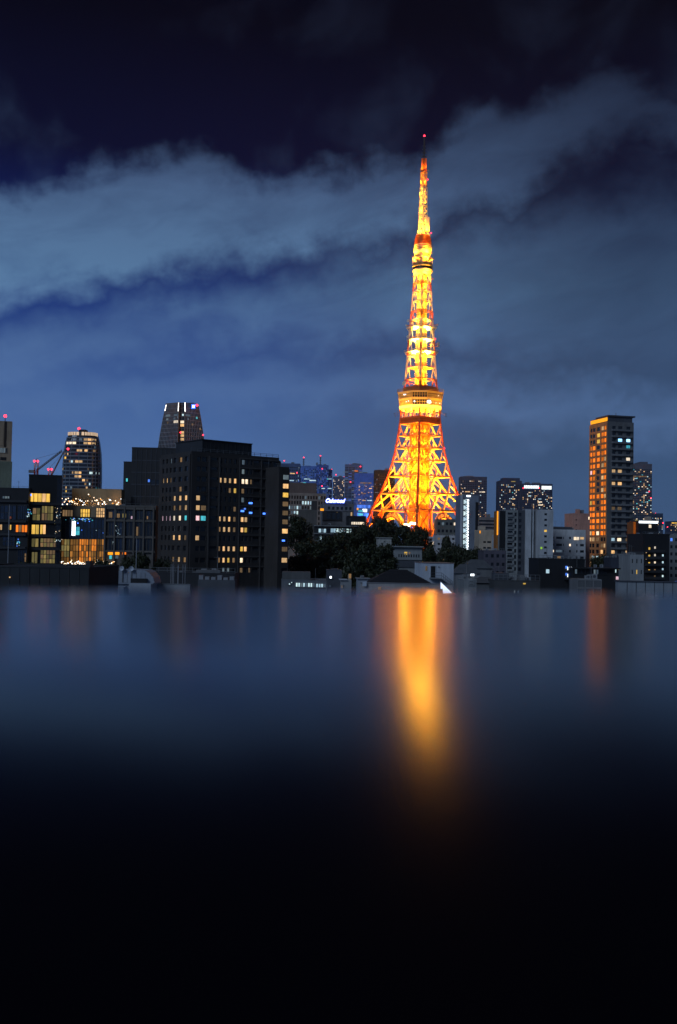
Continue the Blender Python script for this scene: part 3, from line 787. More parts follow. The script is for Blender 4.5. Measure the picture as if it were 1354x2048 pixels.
# ---- big dark apartment block, left of centre
def apartment():
    b = Bld('apartment_block', 'large dark apartment block with scattered warm windows, left of the tower', 383, 558, 908, 300, 36, pxl=322, mat=DARKT, cat='apartment block')
    zr = lambda y: 780 + y / 3.659
    cy = [523, 592, 664, 735, 800, 870, 944, 1020, 1085, 1160, 1243, 1316]
    rows = []
    for y in cy:
        z = b.sz('R', 473, zr(y))[1]; rows.append((z - .85, z + .62))
    U = lambda x: b.sz('R', z2(x, 0)[0], 1091)[0]
    colpx = [(582, 612), (618, 658), (684, 738), (749, 768), (783, 803), (819, 838), (856, 877), (912, 935), (939, 962), (974, 990), (1000, 1045), (1068, 1128), (1143, 1178)]
    cols = [(U(a), U(c)) for a, c in colpx]
    lits = [(760, 668, 'warm'), (792, 668, 'warm'), (828, 668, 'warm'), (867, 668, 'warm'), (935, 668, 'white'), (950, 668, 'white'), (980, 675, 'dim'), (865, 735, 'yel'), (830, 735, 'dim'), (930, 735, 'dim'), (1155, 755, 'yel'),
            (593, 800, 'warm'), (1165, 825, 'dim'), (593, 870, 'warm'), (630, 872, 'dim'), (1158, 890, 'dim'), (590, 943, 'pink'), (630, 943, 'cyan'), (757, 945, 'warm'), (787, 945, 'warm'), (826, 945, 'warm'), (863, 945, 'dim'), (860, 880, 'dim'),
            (925, 948, 'warm'), (950, 948, 'warm'), (757, 1018, 'dim'), (787, 1018, 'warm'), (824, 1018, 'warm'), (862, 1018, 'dim'), (925, 1020, 'warm'), (950, 1020, 'yel'), (1150, 1025, 'dim'), (588, 1085, 'warm'), (1158, 1095, 'warm'), (752, 1158, 'dim'), (783, 1158, 'warm'), (820, 1158, 'warm'), (857, 1158, 'warm'),
            (925, 1160, 'yel'), (950, 1160, 'warm'), (750, 1247, 'dim'), (780, 1247, 'warm'), (818, 1247, 'yel'), (856, 1247, 'dim'), (922, 1245, 'white'), (785, 1316, 'coold'), (820, 1316, 'coold'), (930, 1318, 'dim'), (980, 1318, 'dim'), (1160, 620, 'coold'), (930, 523, 'coold'), (930, 595, 'coold'), (930, 800, 'coold'), (1160, 955, 'coold')]
    cells = {}
    for x, y, m in lits:
        j = min(range(len(cy)), key=lambda k: abs(cy[k] - y)); i = min(range(len(colpx)), key=lambda k: abs(sum(colpx[k]) / 2 - x)); cells[(i, len(cy) - 1 - j)] = L[m]
    rs = sorted(rows)
    b.grid('R', cols, rs, 0, b.w, 0, b.h, rec=.45, litf=lambda i, j: cells.get((i, j)))
    # recessed balconies: slabs and rails on the wide dark columns
    for a, c in [(684, 738), (1000, 1045), (1068, 1128)]:
        for p, q in rs: b.pane('R', U(a) + .05, U(c) - .05, p - .1, p + .75, CHAR, .3, 'balcony_rail')
    UL = lambda x: b.sz('L', z2(x, 0)[0], 1091)[0]
    lc = [(345, 357), (372, 384), (398, 411), (425, 445), (465, 487), (507, 530)]
    lcols = [tuple(sorted((UL(a), UL(c)))) for a, c in lc]
    lcell = {}
    for x, y, m in [(360, 660, 'warm'), (388, 660, 'warm'), (413, 660, 'dim'), (437, 800, 'warm'), (480, 800, 'warm'), (520, 800, 'warm'), (437, 870, 'dim'), (478, 870, 'dim'), (518, 870, 'warm'), (350, 940, 'pink'), (378, 940, 'pink'), (405, 940, 'pink'), (435, 940, 'white'), (475, 940, 'white'), (515, 940, 'cyan'), (432, 1083, 'warm'), (472, 1083, 'warm'), (513, 1083, 'dim'), (432, 1243, 'dim'), (467, 1243, 'warm'), (510, 1243, 'dim'), (490, 523, 'dim'), (415, 530, 'coold'), (480, 735, 'dim')]:
        j = min(range(len(cy)), key=lambda k: abs(cy[k] - y)); i = min(range(len(lc)), key=lambda k: abs(sum(lc[k]) / 2 - x)); lcell[(len(lc) - 1 - i, len(cy) - 1 - j)] = L[m]
    b.grid('L', lcols, rs, 0, b.d, 0, b.h, rec=.45, litf=lambda i, j: lcell.get((i, j)))
    b.parapet(.9, .4)
    LEDGE = wall('tile_ledge', (.12, .11, .105), .7)
    for p_, q_ in rs: b.slab('floor_ledge', U(895), b.w + .15, -.62, .02, q_ + .30, q_ + .62, LEDGE)
    for x in (668, 672, 745, 893, 1052, 1190): b.slab('downpipe', U(x), U(x) + .28, -.66, .02, 0, b.h - .3, LEDGE)
    rb = MB()
    for i in range(15): rb.bar((b.w * i / 14, .3, b.h + .85), (b.w * i / 14, .3, b.h + 1.9), .09)
    for h_ in (1.4, 1.88): rb.bar((0, .3, b.h + h_), (b.w, .3, b.h + h_), .09)
    rb.build('roof_rail', STEEL, b.root)
    # blue lamps behind the balcony glass
    for x, y, w in [(985, 828, 26), (943, 870, 14), (925, 886, 24), (985, 899, 22), (1085, 905, 20), (1158, 950, 18)]:
        p = z2(x - w / 2, y + 6); q = z2(x + w / 2, y - 6); b.pxpanes('R', p[0], p[1] - 3.2, q[0], q[1] + 3.2, L['bluehot'] if w > 15 else L['blue'], out=.62, name='blue_lamp', gap=.0)
    # penthouse storey, set back
    ph = Bld('x', 'x', 405, 503, 880, 303, 40, pxl=352, mat=CHAR, zb=b.zb + b.h - .05, body=None)
    bb = MB(); bb.box(0, ph.w, 0, ph.d, 0, ph.h)
    for i in range(13): bb.box(ph.w * i / 12 - .09, ph.w * i / 12 + .09, -.14, .02, .2, ph.h + .05)
    bb.box(-.3, ph.w + .3, -.35, ph.d, ph.h + .06, ph.h + .3)
    o = bb.build('penthouse', CHAR, ph.root)
    o.parent = b.root; M = Matrix.Rotation(-b.a, 4, 'Z') @ Matrix.Translation(ph.root.location - b.root.location) @ Matrix.Rotation(ph.a, 4, 'Z'); o.matrix_basis = M
    bpy.data.objects.remove(ph.root)
    # end bay, one step lower
    e = Bld('apartment_end_bay', 'narrow dark end bay with one stacked column of warm windows beside the apartment block', 557, 578, 937, 309, 36, dep=14, mat=DARKT, cat='apartment block')
    ey = [635, 700, 765, 831, 897, 962, 1030, 1100, 1162, 1243, 1318]
    er = []
    for y in ey:
        z = e.sz('R', 567, zr(y))[1]; er.append((z - .85, z + .62))
    el = dict(zip(range(11), ['coold', 'warm', 'yel', 'dim', 'dim', 'dim', 'warm', None, 'dim', 'warm', None]))
    Ue = lambda x: e.sz('R', z2(x, 0)[0], 1091)[0]
    e.grid('R', [(Ue(1216), Ue(1260))], sorted(er), 0, e.w, 0, e.h, rec=.4, litf=lambda i, j: L.get(el[10 - j]) if el[10 - j] else None)
    p = z2(1215, 1108); q = z2(1235, 1096); e.pxpanes('R', p[0], p[1], q[0], q[1], L['bluehot'], out=.6, name='blue_lamp', gap=0)
    e.parapet(.6)
    # stepped annexes on its left
    c = Bld('apartment_annex', 'windowless dark annex rising behind the left of the apartment block', 264, 352, 897, 346, 3, dep=16, mat=CHAR, cat='apartment block')
    p = z2(240, 676); q = z2(257, 652); c.pxpanes('R', p[0], p[1], q[0], q[1], L['blue'], frame=CHAR)
    c.parapet(.5); c.rooftop(2, 5, 1.5)
    for i in range(1, 9): c.slab('wall_joint', c.w * i / 9 - .08, c.w * i / 9 + .08, -.16, .02, 0, c.h - .1, SLATE)
    for i in range(1, 7): c.slab('floor_ledge', .02, c.w - .02, -.12, .02, c.h - 4.2 * i, c.h - 4.2 * i + .3, SLATE)
    for x in (262, 300): 
        p = z2(x, 700); c.pxpanes('R', p[0], p[1], p[0] + 9, p[1] - 12, GL, frame=CHAR)
    d = Bld('stair_block', 'slim dark stair block with one blue lit window, leftmost of the apartment blocks', 247.5, 264, 925, 350, 2, dep=9, mat=CHAR, cat='apartment block')
    p = z2(80, 672); q = z2(95, 645); d.pxpanes('R', p[0], p[1], q[0], q[1], L['cyan'], frame=CHAR); d.parapet(.4)
apartment()

# ---- club building on the left with lit glass fronts
def club():
    b = Bld('glass_club_building', 'dark glass building with stacked warm lit bays at the left edge', 58, 124, 952, 318, 15, dep=24, mat=BLACK)
    F = CHAR
    for x0, y0, x1, y1, m, nx, nz in [(235, 825, 400, 890, 'yel', 5, 1), (258, 940, 322, 1038, 'green', 2, 2), (330, 925, 425, 1038, 'green', 4, 2), (250, 1072, 312, 1148, 'yel', 2, 1), (318, 1072, 366, 1148, 'yel', 2, 1),
                                      (250, 1182, 308, 1250, 'green', 2, 1), (320, 1182, 450, 1250, 'green', 5, 2), (250, 1290, 300, 1380, 'green', 2, 1), (320, 1275, 440, 1380, 'green', 5, 3)]:
        p = z1(x0, y1); q = z1(x1, y0); b.pxpanes('R', p[0], q[1], q[0], p[1], [L[m], L[m], L['dim'] if m == 'green' else L['warm']], nx, nz, frame=F)
    r = random.Random(4)
    p = z1(440, 1380); q = z1(492, 700); b.pxpanes('R', p[0], q[1], q[0], p[1], GLB, 3, 14, frame=F)
    for i in range(34):
        x = r.uniform(432, 490); y = r.uniform(925, 1385); s = r.uniform(3, 7); p = z1(x, y); b.pxpanes('R', p[0], p[1], p[0] + s / 4, p[1] + s / 3.5, L[r.choice(['cool', 'white', 'green', 'coold'])], out=.26, name='reflection_speck', gap=0)  # glowing specks stand in for lights reflected in the dark glass
    p = z1(235, 836); b.pxpanes('R', p[0], p[1] - 2, p[0] + 4, p[1] + 2, L['bluehot'], out=.4, name='blue_lamp', gap=0)
    for y in (905, 1050, 1160, 1265):
        za = b.sz('R', 90, z1(0, y)[1])[1]; b.slab('floor_slab', -.4, b.w + .2, -.75, .05, za - .45, za + .35, CHAR)
    b.parapet(.6); b.rooftop(2, 9, 1.0)
    p = z1(105, 735); 
    c = Bld('low_glass_wing', 'low dark wing with small orange windows at the left picture edge', -45, 58, 978, 316, 0, dep=22, mat=BLACK)
    for x0, y0, x1, y1, m, nx in [(-8, 1070, 20, 1115, 'warm', 2), (65, 1072, 93, 1116, 'yel', 2), (125, 1075, 220, 1132, 'ora', 4), (70, 1005, 95, 1030, 'ora', 1), (20, 845, 78, 865, 'coold', 3), (190, 1300, 212, 1370, 'dim', 1)]:
        p = z1(x0, y1); q = z1(x1, y0); c.pxpanes('R', p[0], q[1], q[0], p[1], [L[m], L['dim']] if m == 'ora' else L[m], nx, 1, frame=F)
    for x0, y0, x1, y1 in [(140, 920, 215, 1030), (0, 920, 130, 1030), (20, 1170, 120, 1240), (140, 1270, 215, 1380)]:
        p = z1(x0, y1); q = z1(x1, y0); c.pxpanes('R', p[0], q[1], q[0], p[1], GLB, 4, 2, frame=F)
    for i in range(26):
        x, y = (r.uniform(214, 250), r.uniform(948, 1005)) if i < 12 else (r.uniform(132, 156), r.uniform(1168, 1248)); p = z1(x, y); s = r.uniform(4, 9)
        c.pxpanes('R', p[0], p[1], p[0] + s / 4, p[1] + s / 4, L[r.choice(['cyan', 'blue', 'cool'])], out=.3, name='blue_lamp', gap=0)
    for y in (885, 1045, 1150, 1255):
        za = c.sz('R', 30, z1(0, y)[1])[1]; c.slab('floor_slab', -.2, c.w - .45, -.7, .05, za - .4, za + .35, CHAR)
    c.parapet(.6)
    # centre hall
    h = Bld('lit_glass_hall', 'glass fronted hall glowing warm orange below a blue screen, between two dark buildings', 122, 210, 1011, 326, 2, dep=20, mat=wall('hall_stone', (.40, .30, .19)))
    for x0, y0, x1, y1, m, nx, nz in [(497, 955, 582, 1006, 'dim', 4, 1), (640, 948, 718, 1012, 'yel', 4, 2), (765, 940, 838, 1015, 'warm', 4, 3)]:
        p = z1(x0, y1); q = z1(x1, y0); h.pxpanes('R', p[0], q[1], q[0], p[1], L[m], nx, nz, frame=F)
    p = z1(490, 1180); q = z1(836, 1020); h.pxpanes('R', p[0], q[1], q[0], p[1], GLB, 12, 2, frame=F)
    p = z1(572, 1160); q = z1(604, 1045); h.pxpanes('R', p[0], q[1], q[0], p[1], L['whitehot'], 1, 3, out=.3, name='screen_panel', gap=.05)
    p = z1(606, 1155); q = z1(636, 1090); h.pxpanes('R', p[0], q[1], q[0], p[1], L['cyan'], 1, 2, out=.3, name='screen_panel', gap=.05)
    for i in range(46):
        x = r.uniform(560, 720) if i < 34 else r.uniform(495, 820); y = 1015 + abs(r.gauss(0, 14)) + (r.uniform(0, 120) if i > 36 else 0); p = z1(x, y); s = r.uniform(4, 10)
        h.pxpanes('R', p[0], p[1], p[0] + s / 4, p[1] + s / 5, L[r.choice(['cyan', 'blue', 'cool', 'bluehot'])], out=.3, name='blue_lamp', gap=0)
    dimw = lit('lit_hall_dim', (1.0, .52, .16), .16, .6); hot = lit('lit_hall_orange', (1.0, .33, .05), .8, .5); mid = lit('lit_hall_mid', (1.0, .48, .13), .34, .6)
    for x0, x1, m, n in [(486, 556, [mid, L['green'], dimw], 3), (556, 628, [mid, dimw], 3), (628, 706, [hot, hot, mid], 4), (706, 770, [mid, mid, hot], 3), (770, 832, [mid, dimw], 3)]:
        p = z1(x0, 1378); q = z1(x1, 1188); h.pxpanes('R', p[0], q[1], q[0], p[1], m, n, 4, frame=F, gap=.1)
    za = h.sz('R', 150, z1(0, 1016)[1])[1]; h.slab('floor_slab', .05, h.w, -.5, .05, za - .2, za + .3, CHAR)
    # roof terrace wall with strings of bulbs
    t = Bld('terrace_wall', 'tan lit terrace wall behind the string lights on the glass hall roof', 144, 243, 978, 338, 2, dep=6, mat=wall('terrace_stone', (.5, .36, .2)), cat='wall')
    t.parapet(.25)
    for fx in (.12, .32, .5, .68, .88):  # added lamps boost the string lights' glow on this wall
        ld = bpy.data.lights.new('terrace_fill', 'POINT'); ld.energy = 420; ld.color = (1.0, .55, .26); ld.shadow_soft_size = .2
        lo = bpy.data.objects.new('terrace_fill', ld); COL.objects.link(lo); lo.parent = t.root; lo.location = (t.w * fx, -2.6, t.h - 6.2)
        ball('added_lantern', L['bulb'], t.root, (t.w * fx, -2.0, t.h - 6.4), .2)
    def bulbs(name, label, n, xa, xb, ya, yb, Y, jit):
        o = empty(name, at((xa + xb) / 2, max(ya, yb) + 4, Y)); tag(o, label, 'lights')
        A = at(xa, ya, Y) - o.location; B = at(xb, yb, Y) - o.location
        w = MB(); prev = None
        for i in range(n):
            f = (i + r.uniform(.1, .9)) / n; c = A.lerp(B, f) + Vector((0, r.uniform(-.4, .4), -.6 * math.sin(f * math.pi * 6) ** 2 + r.gauss(0, jit)))
            ball('bulb', L['bulb'] if r.random() < .75 else L[r.choice(['whitehot', 'amber'])], o, c, r.uniform(.09, .24))
            if prev: w.bar(prev, c, .04)
            prev = c
        w.build('cable', BLACK, o)
        for f in (0, .5, 1): 
            c = A.lerp(B, f); rod('pole', BLACK, o, (c.x, c.y, c.z - 3), (c.x, c.y, c.z + .5), .1)
    bulbs('string_lights', 'string of tiny warm bulbs along the hall roof terrace', 60, 123, 243, 1001, 1002, 332, .75)
    bulbs('string_lights', 'string of tiny warm bulbs along the foot of the glowing hall', 85, 122, 228, 1124, 1126, 321, .35)
    w = Bld('terrace_wing', 'grey wing with banded dark windows between glowing hall and apartment block', 210, 312, 1013, 322, 3, dep=20, mat=wall('wing_stone', (.17, .155, .14)))
    for y0, y1 in [(962, 1030), (1052, 1160), (1182, 1282)]:
        p = z1(862, y1); q = z1(1225, y0); w.pxpanes('R', p[0], q[1], q[0], p[1], [GL, GL, GLB, GL], 13, 1, frame=w.mat, gap=.3)
    for x0, y0, x1, y1, m in [(868, 972, 895, 1016, 'dim'), (910, 955, 926, 1016, 'coold'), (932, 985, 955, 1016, 'dim'), (975, 985, 1005, 1016, 'green'), (1044, 1005, 1055, 1026, 'pink'), (1142, 1005, 1152, 1028, 'pink'), (1170, 1005, 1180, 1028, 'dim'), (1085, 1090, 1102, 1160, 'dim'), (860, 1292, 900, 1312, 'amber'), (918, 1290, 952, 1312, 'amber'), (975, 1292, 1005, 1310, 'ora'), (872, 1318, 892, 1345, 'cyan'), (920, 1318, 944, 1342, 'coold')]:
        p = z1(x0, y1); q = z1(x1, y0); w.pxpanes('R', p[0], q[1], q[0], p[1], L[m], out=.24, gap=0)
    for i in range(22):
        x = r.gauss(935, 14) if i < 14 else r.gauss(908, 8); y = r.uniform(1070, 1160) if i < 14 else r.uniform(1205, 1235); p = z1(x, y); w.pxpanes('R', p[0], p[1], p[0] + 1.2, p[1] + 1.2, L[r.choice(['cool', 'coold'])], out=.3, name='small_lamp', gap=0)
    for y in (945, 1042, 1172, 1285):
        za = w.sz('R', 260, z1(0, y)[1])[1]; w.slab('floor_slab', 0, w.w + .1, -.7, .05, za - .3, za + .3, w.mat)
    for i in range(6): w.slab('pier', w.w * i / 5.3, w.w * i / 5.3 + .5, -.9, .04, 0, w.h - .1, w.mat)
    w.parapet(.5)
    # the block behind the left wing
    s = Bld('tan_slab_tower', 'tan concrete slab tower with dark vertical stripe at the left picture edge', -40, 24.5, 842, 470, 18, dep=18, mat=TAN, cat='tower block')
    p = z1(30, 455); q = z1(55, 250); s.pxpanes('R', p[0], q[1], q[0], p[1], wall('dark_recess', (.05, .035, .03)), 1, 1, gap=0, name='recess', out=.06)
    p = z1(-40, 440); q = z1(28, 295); s.pxpanes('R', p[0], q[1], q[0], p[1], wall('light_tan', (.5, .36, .24)), 2, 1, gap=.1, name='panel')
    p = z1(0, 500); q = z1(58, 462); s.pxpanes('R', p[0], q[1], q[0], p[1], [GL, L['coold']], 4, 1, frame=TAN)
    p = z1(0, 560); q = z1(52, 535); s.pxpanes('R', p[0], q[1], q[0], p[1], BLACK, 1, 1, name='recess')
    za = s.sz('R', 20, z1(0, 572)[1])[1]; s.slab('podium', -1, s.w + .5, -2, -.02, 0, za, wall('olive_panel', (.27, .30, .22)))
    s.parapet(.6); s.beacon(10.5, 832, .75)
    p = z1(105, 735); q = z1(132, 700); 
club()

# ---- lofted high-rises
def rings(prof, n, ex):
    """rounded-square loft: prof rows are (z, rx, ry)"""
    b = MB()
    pt = lambda a, rx, ry: (rx * math.copysign(abs(math.cos(a)) ** ex, math.cos(a)), ry * math.copysign(abs(math.sin(a)) ** ex, math.sin(a)))
    for z, rx, ry in prof:
        for k in range(n): x, y = pt(2 * math.pi * k / n, rx, ry); b.v.append((x, y, z))
    for j in range(len(prof) - 1):
        for k in range(n): b.f.append((j*n+k, j*n+(k+1) % n, (j+1)*n+(k+1) % n, (j+1)*n+k))
    b.f.append(tuple(range(n - 1, -1, -1))); b.f.append(tuple((len(prof) - 1) * n + k for k in range(n)))
    return b, pt
def barrel():
    Y = 1000.0; c = at(163.5, 1010, Y); k = Y / FPX
    root = empty('barrel_tower', (c.x, Y, 0)); tag(root, 'rounded high-rise with glowing crown ring and sparse lit floors', 'high-rise')
    zt = lambda y: at(163, y, Y).z
    W = [(1010, 36.5), (960, 37.2), (930, 36.5), (905, 35), (885, 32), (873, 29), (866, 26.5)]
    prof = [(0, 36.5 * k, 30 * k)] + [(zt(y), w * k, w * k * .85) for y, w in W]
    def R(z):
        for (a, ra, rb), (b_, rc, rd) in zip(prof, prof[1:]):
            if a <= z <= b_: f = (z - a) / (b_ - a); return ra + (rc - ra) * f, rb + (rd - rb) * f
        return prof[-1][1:]
    b, pt = rings(prof, 64, .62); b.build('glass_body', glass('tower_glass', (.02, .026, .036), .15), root)
    fl = MB(); z = zt(1010); H = 3.7; r = random.Random(11); zs = []
    while z < zt(876):
        zs.append(z); rx, ry = R(z); n = 64
        for kk in range(33, 63):
            a0 = 2 * math.pi * kk / n; a1 = 2 * math.pi * (kk + 1) / n
            p = pt(a0, rx + .35, ry + .35); q = pt(a1, rx + .35, ry + .35); fl.bar((p[0], p[1], z), (q[0], q[1], z), .6, 1.15)
        z += H
    for kk in range(33, 64, 3):
        a = 2 * math.pi * kk / 64
        for za, zb in zip(zs, zs[1:]):
            p = pt(a, *[v + .3 for v in R(za)]); q = pt(a, *[v + .3 for v in R(zb)]); fl.bar((p[0], p[1], za), (q[0], q[1], zb), .4)
    tag(fl.build('floor_bands', wall('tower_band', (.24, .30, .36)), root), kind='stuff')
    def win(px0, px1, py, m, hh=2.2):
        z = zt(py); j = min(range(len(zs)), key=lambda i: abs(zs[i] + H / 2 - z)); z0 = zs[j] + .75
        rx, ry = R(z0)
        x0 = (px0 - 163.5) * k; x1 = (px1 - 163.5) * k; n = max(1, int((x1 - x0) / 3)); g = MB()
        for i in range(n):
            xa = x0 + (x1 - x0) * i / n; xb = x0 + (x1 - x0) * (i + .9) / n
            yy = lambda x: -ry * (max(0, 1 - (abs(x) / rx) ** (2 / .62))) ** (.31)
            g.quad((xa, yy(xa) - .25, z0), (xb, yy(xb) - .25, z0), (xb, yy(xb) - .25, z0 + hh), (xa, yy(xa) - .25, z0 + hh))
        g.build('lit_window', L[m], root)
    for a, b_, y, m in [(541, 625, 427, 'white'), (682, 772, 402, 'warm'), (682, 772, 420, 'warm'), (632, 678, 479, 'warm'), (693, 722, 482, 'warm'), (755, 777, 488, 'dim'), (527, 568, 522, 'warm'), (530, 548, 546, 'yel'), (573, 612, 570, 'dim'), (622, 682, 568, 'warm'), (622, 682, 590, 'warm'), (588, 606, 592, 'cool'),
                        (600, 612, 676, 'warm'), (622, 676, 678, 'warm'), (622, 676, 700, 'warm'), (735, 762, 662, 'cool'), (780, 798, 664, 'cool'), (682, 706, 722, 'warm'), (715, 728, 720, 'dim'), (735, 745, 745, 'cool'), (712, 727, 770, 'warm'), (783, 797, 774, 'cyan'), (548, 562, 800, 'yel'), (497, 512, 826, 'warm'), (588, 606, 786, 'coold'), (532, 545, 695, 'dim'), (508, 518, 636, 'yel'), (720, 732, 638, 'dim'), (508, 518, 568, 'dim'), (645, 672, 418, 'coold'), (760, 775, 462, 'coold'), (700, 716, 748, 'dim'), (548, 560, 785, 'warm')]:
        win(a / 3.982, b_ / 3.982, 780 + y / 3.982, m)
    cr = MB(); rx, ry = R(zt(868)); n = 44
    for kk in range(24, 44):
        a0 = 2 * math.pi * kk / n; p = pt(a0 + .02, rx + 1, ry + 1); q = pt(a0 + .12, rx + 1, ry + 1)
        cr.quad((p[0], p[1], zt(873)), (q[0], q[1], zt(873)), (q[0], q[1], zt(866.5)), (p[0], p[1], zt(866.5)))
    tag(cr.build('crown_light', glow('crown_glow', (1, .72, .48), .75), root), kind='stuff')
    m = MB(); m.box(-7 * k, 6 * k, -5, 5, zt(866), zt(860)); m.build('roof_plant', CHAR, root)
    rod('beacon_post', STEEL, root, (-9 * k, 0, zt(866)), (-9 * k, 0, zt(858)), .6); ball('beacon', L['red'], root, (-9 * k, -1, zt(857.5)), 1.3)
    ball('beacon', L['red'], root, at(136, 898, Y - 30) - root.location, 1.1)
barrel()
def tapered():
    Y = 1000.0; k = Y / FPX; c = at(361, 900, Y)
    root = empty('tapered_tower', (c.x, Y, 0)); tag(root, 'tapering high-rise with pale mullion grid and blue rooftop sign', 'high-rise')
    zt = lambda y: at(361, y, Y).z
    W = [(960, 52.5), (905, 48.5), (870, 44), (840, 39), (822, 35.5), (806, 32)]
    P = [(0, 58)] + [(zt(y), w) for y, w in W]
    def wd(z):
        for (a, ra), (b_, rb) in zip(P, P[1:]):
            if a <= z <= b_: return (ra + (rb - ra) * (z - a) / (b_ - a)) * k
        return P[-1][1] * k
    off = lambda z: 0.0
    # plan: two shallow faces meeting at a notch
    def plan(w): return [(-w, .30 * w), (-.05 * w - 1, -.28 * w), (-.05 * w - 1, -.10 * w), (.16 * w + 1, -.10 * w), (.16 * w + 1, -.28 * w), (w, .25 * w), (w * .7, w), (-w * .7, w)]
    b = MB(); n = 8
    for z, w in P:
        for x, y in plan(wd(z)): b.v.append((x, y, z))
    for j in range(len(P) - 1):
        for i in range(n): b.f.append((j*n+i, j*n+(i+1) % n, (j+1)*n+(i+1) % n, (j+1)*n+i))
    b.f.append(tuple(range((len(P) - 1) * n, len(P) * n)))
    b.build('glass_body', glass('tower_glass2', (.014, .016, .02), .2), root)
    g = MB(); zs = [z for z, _ in P[1:]]
    def at_face(f, s, z):
        pl = plan(wd(z)); a, c_ = (pl[0], pl[1]) if f == 0 else ((pl[4], pl[5]) if f == 1 else (pl[2], pl[3]))
        return Vector((a[0] + (c_[0] - a[0]) * s, a[1] + (c_[1] - a[1]) * s - .3, z))
    for f, nn in ((0, 13), (1, 11), (2, 2)):
        for i in range(nn + 1):
            for za, zb in zip(zs, zs[1:]): g.bar(at_face(f, i / nn, za), at_face(f, i / nn, zb), .62)
    z = zs[0]
    fl = []
    while z < zs[-1]:
        for f in (0, 1, 2): g.bar(at_face(f, 0, z), at_face(f, 1, z), .55)
        fl.append(z); z += 4.0
    tag(g.build('mullion_grid', wall('pale_mullion', (.25, .31, .36)), root), kind='stuff')
    def quad(f, s0, s1, z0, z1, m, name='lit_window'):
        q = MB(); o = Vector((0, -.35, 0)); q.quad(at_face(f, s0, z0) + o, at_face(f, s1, z0) + o, at_face(f, s1, z1) + o, at_face(f, s0, z1) + o); q.build(name, m, root)
    wl = glow('crown_strip_glow', (1.0, .93, .85), 5.0)
    quad(0, .955, 1.0, zt(824), zt(806.5), wl, 'crown_strip'); quad(1, 0, .07, zt(824), zt(806), wl, 'crown_strip'); quad(0, 0, .035, zt(821), zt(809), wl, 'crown_strip')
    s0 = lambda px, z, f: (at_face(f, 0, z).x, at_face(f, 1, z).x)
    for x0, x1, y, m, h in [(428, 470, 236, 'white', 2.6), (478, 514, 236, 'white', 2.6), (478, 512, 260, 'warm', 2.6), (482, 510, 312, 'warm', 2.4), (482, 510, 335, 'warm', 2.4), (482, 508, 362, 'warm', 2.6), (358, 398, 187, 'coold', 2.2), (425, 460, 187, 'coold', 2.2), (488, 500, 184, 'cool', 2), (515, 550, 188, 'coold', 2), (365, 382, 214, 'coold', 2), (425, 440, 212, 'coold', 2), (588, 597, 200, 'cyan', 2), (372, 384, 240, 'dim', 2), (560, 570, 252, 'dim', 2), (614, 624, 280, 'dim', 2), (530, 538, 215, 'coold', 2), (455, 465, 205, 'coold', 2)]:
        z = zt(780 + y / 3.659) - h / 2; xa = (230 + x0 / 3.659 - 361) * k; xb = (230 + x1 / 3.659 - 361) * k
        pl = plan(wd(z)); f = 0 if xb < pl[1][0] + 2 else (1 if xa > pl[4][0] - 2 else 2)
        A, B = at_face(f, 0, z), at_face(f, 1, z); sa = (xa - A.x) / (B.x - A.x); sb = (xb - A.x) / (B.x - A.x)
        quad(f, max(0, sa), min(1, sb), z, z + h, L[m])
    b = MB(); b.box(-6 * k, 24 * k, 4, 16, zt(806) - .2, zt(804)); b.build('roof_plant', CHAR, root)
    p = at(384, 816.5, Y - 9) - root.location; q = at(389.8, 809.5, Y - 9) - root.location
    sg = piece('roof_sign', glow('sign_blue', (.05, .16, 1.0), 2.6), root, (p + q) / 2, (abs(q.x - p.x) * 1.35, .6, abs(q.z - p.z) * 1.25))
    piece('sign_face', L['whitehot'], sg, (0, -.7, 0), (.55, .4, .55))
    rod('sign_post', CHAR, root, (p + q) / 2 + Vector((0, 1, 0)), (p + q) / 2 + Vector((0, 14, -2)), .8)
    for px, py in ((394, 810.5), (361, 865), (406, 870)): ball('beacon', L['red'], root, at(px, py, Y - 14) - root.location, 1.2 if py < 820 else .8)
tapered()
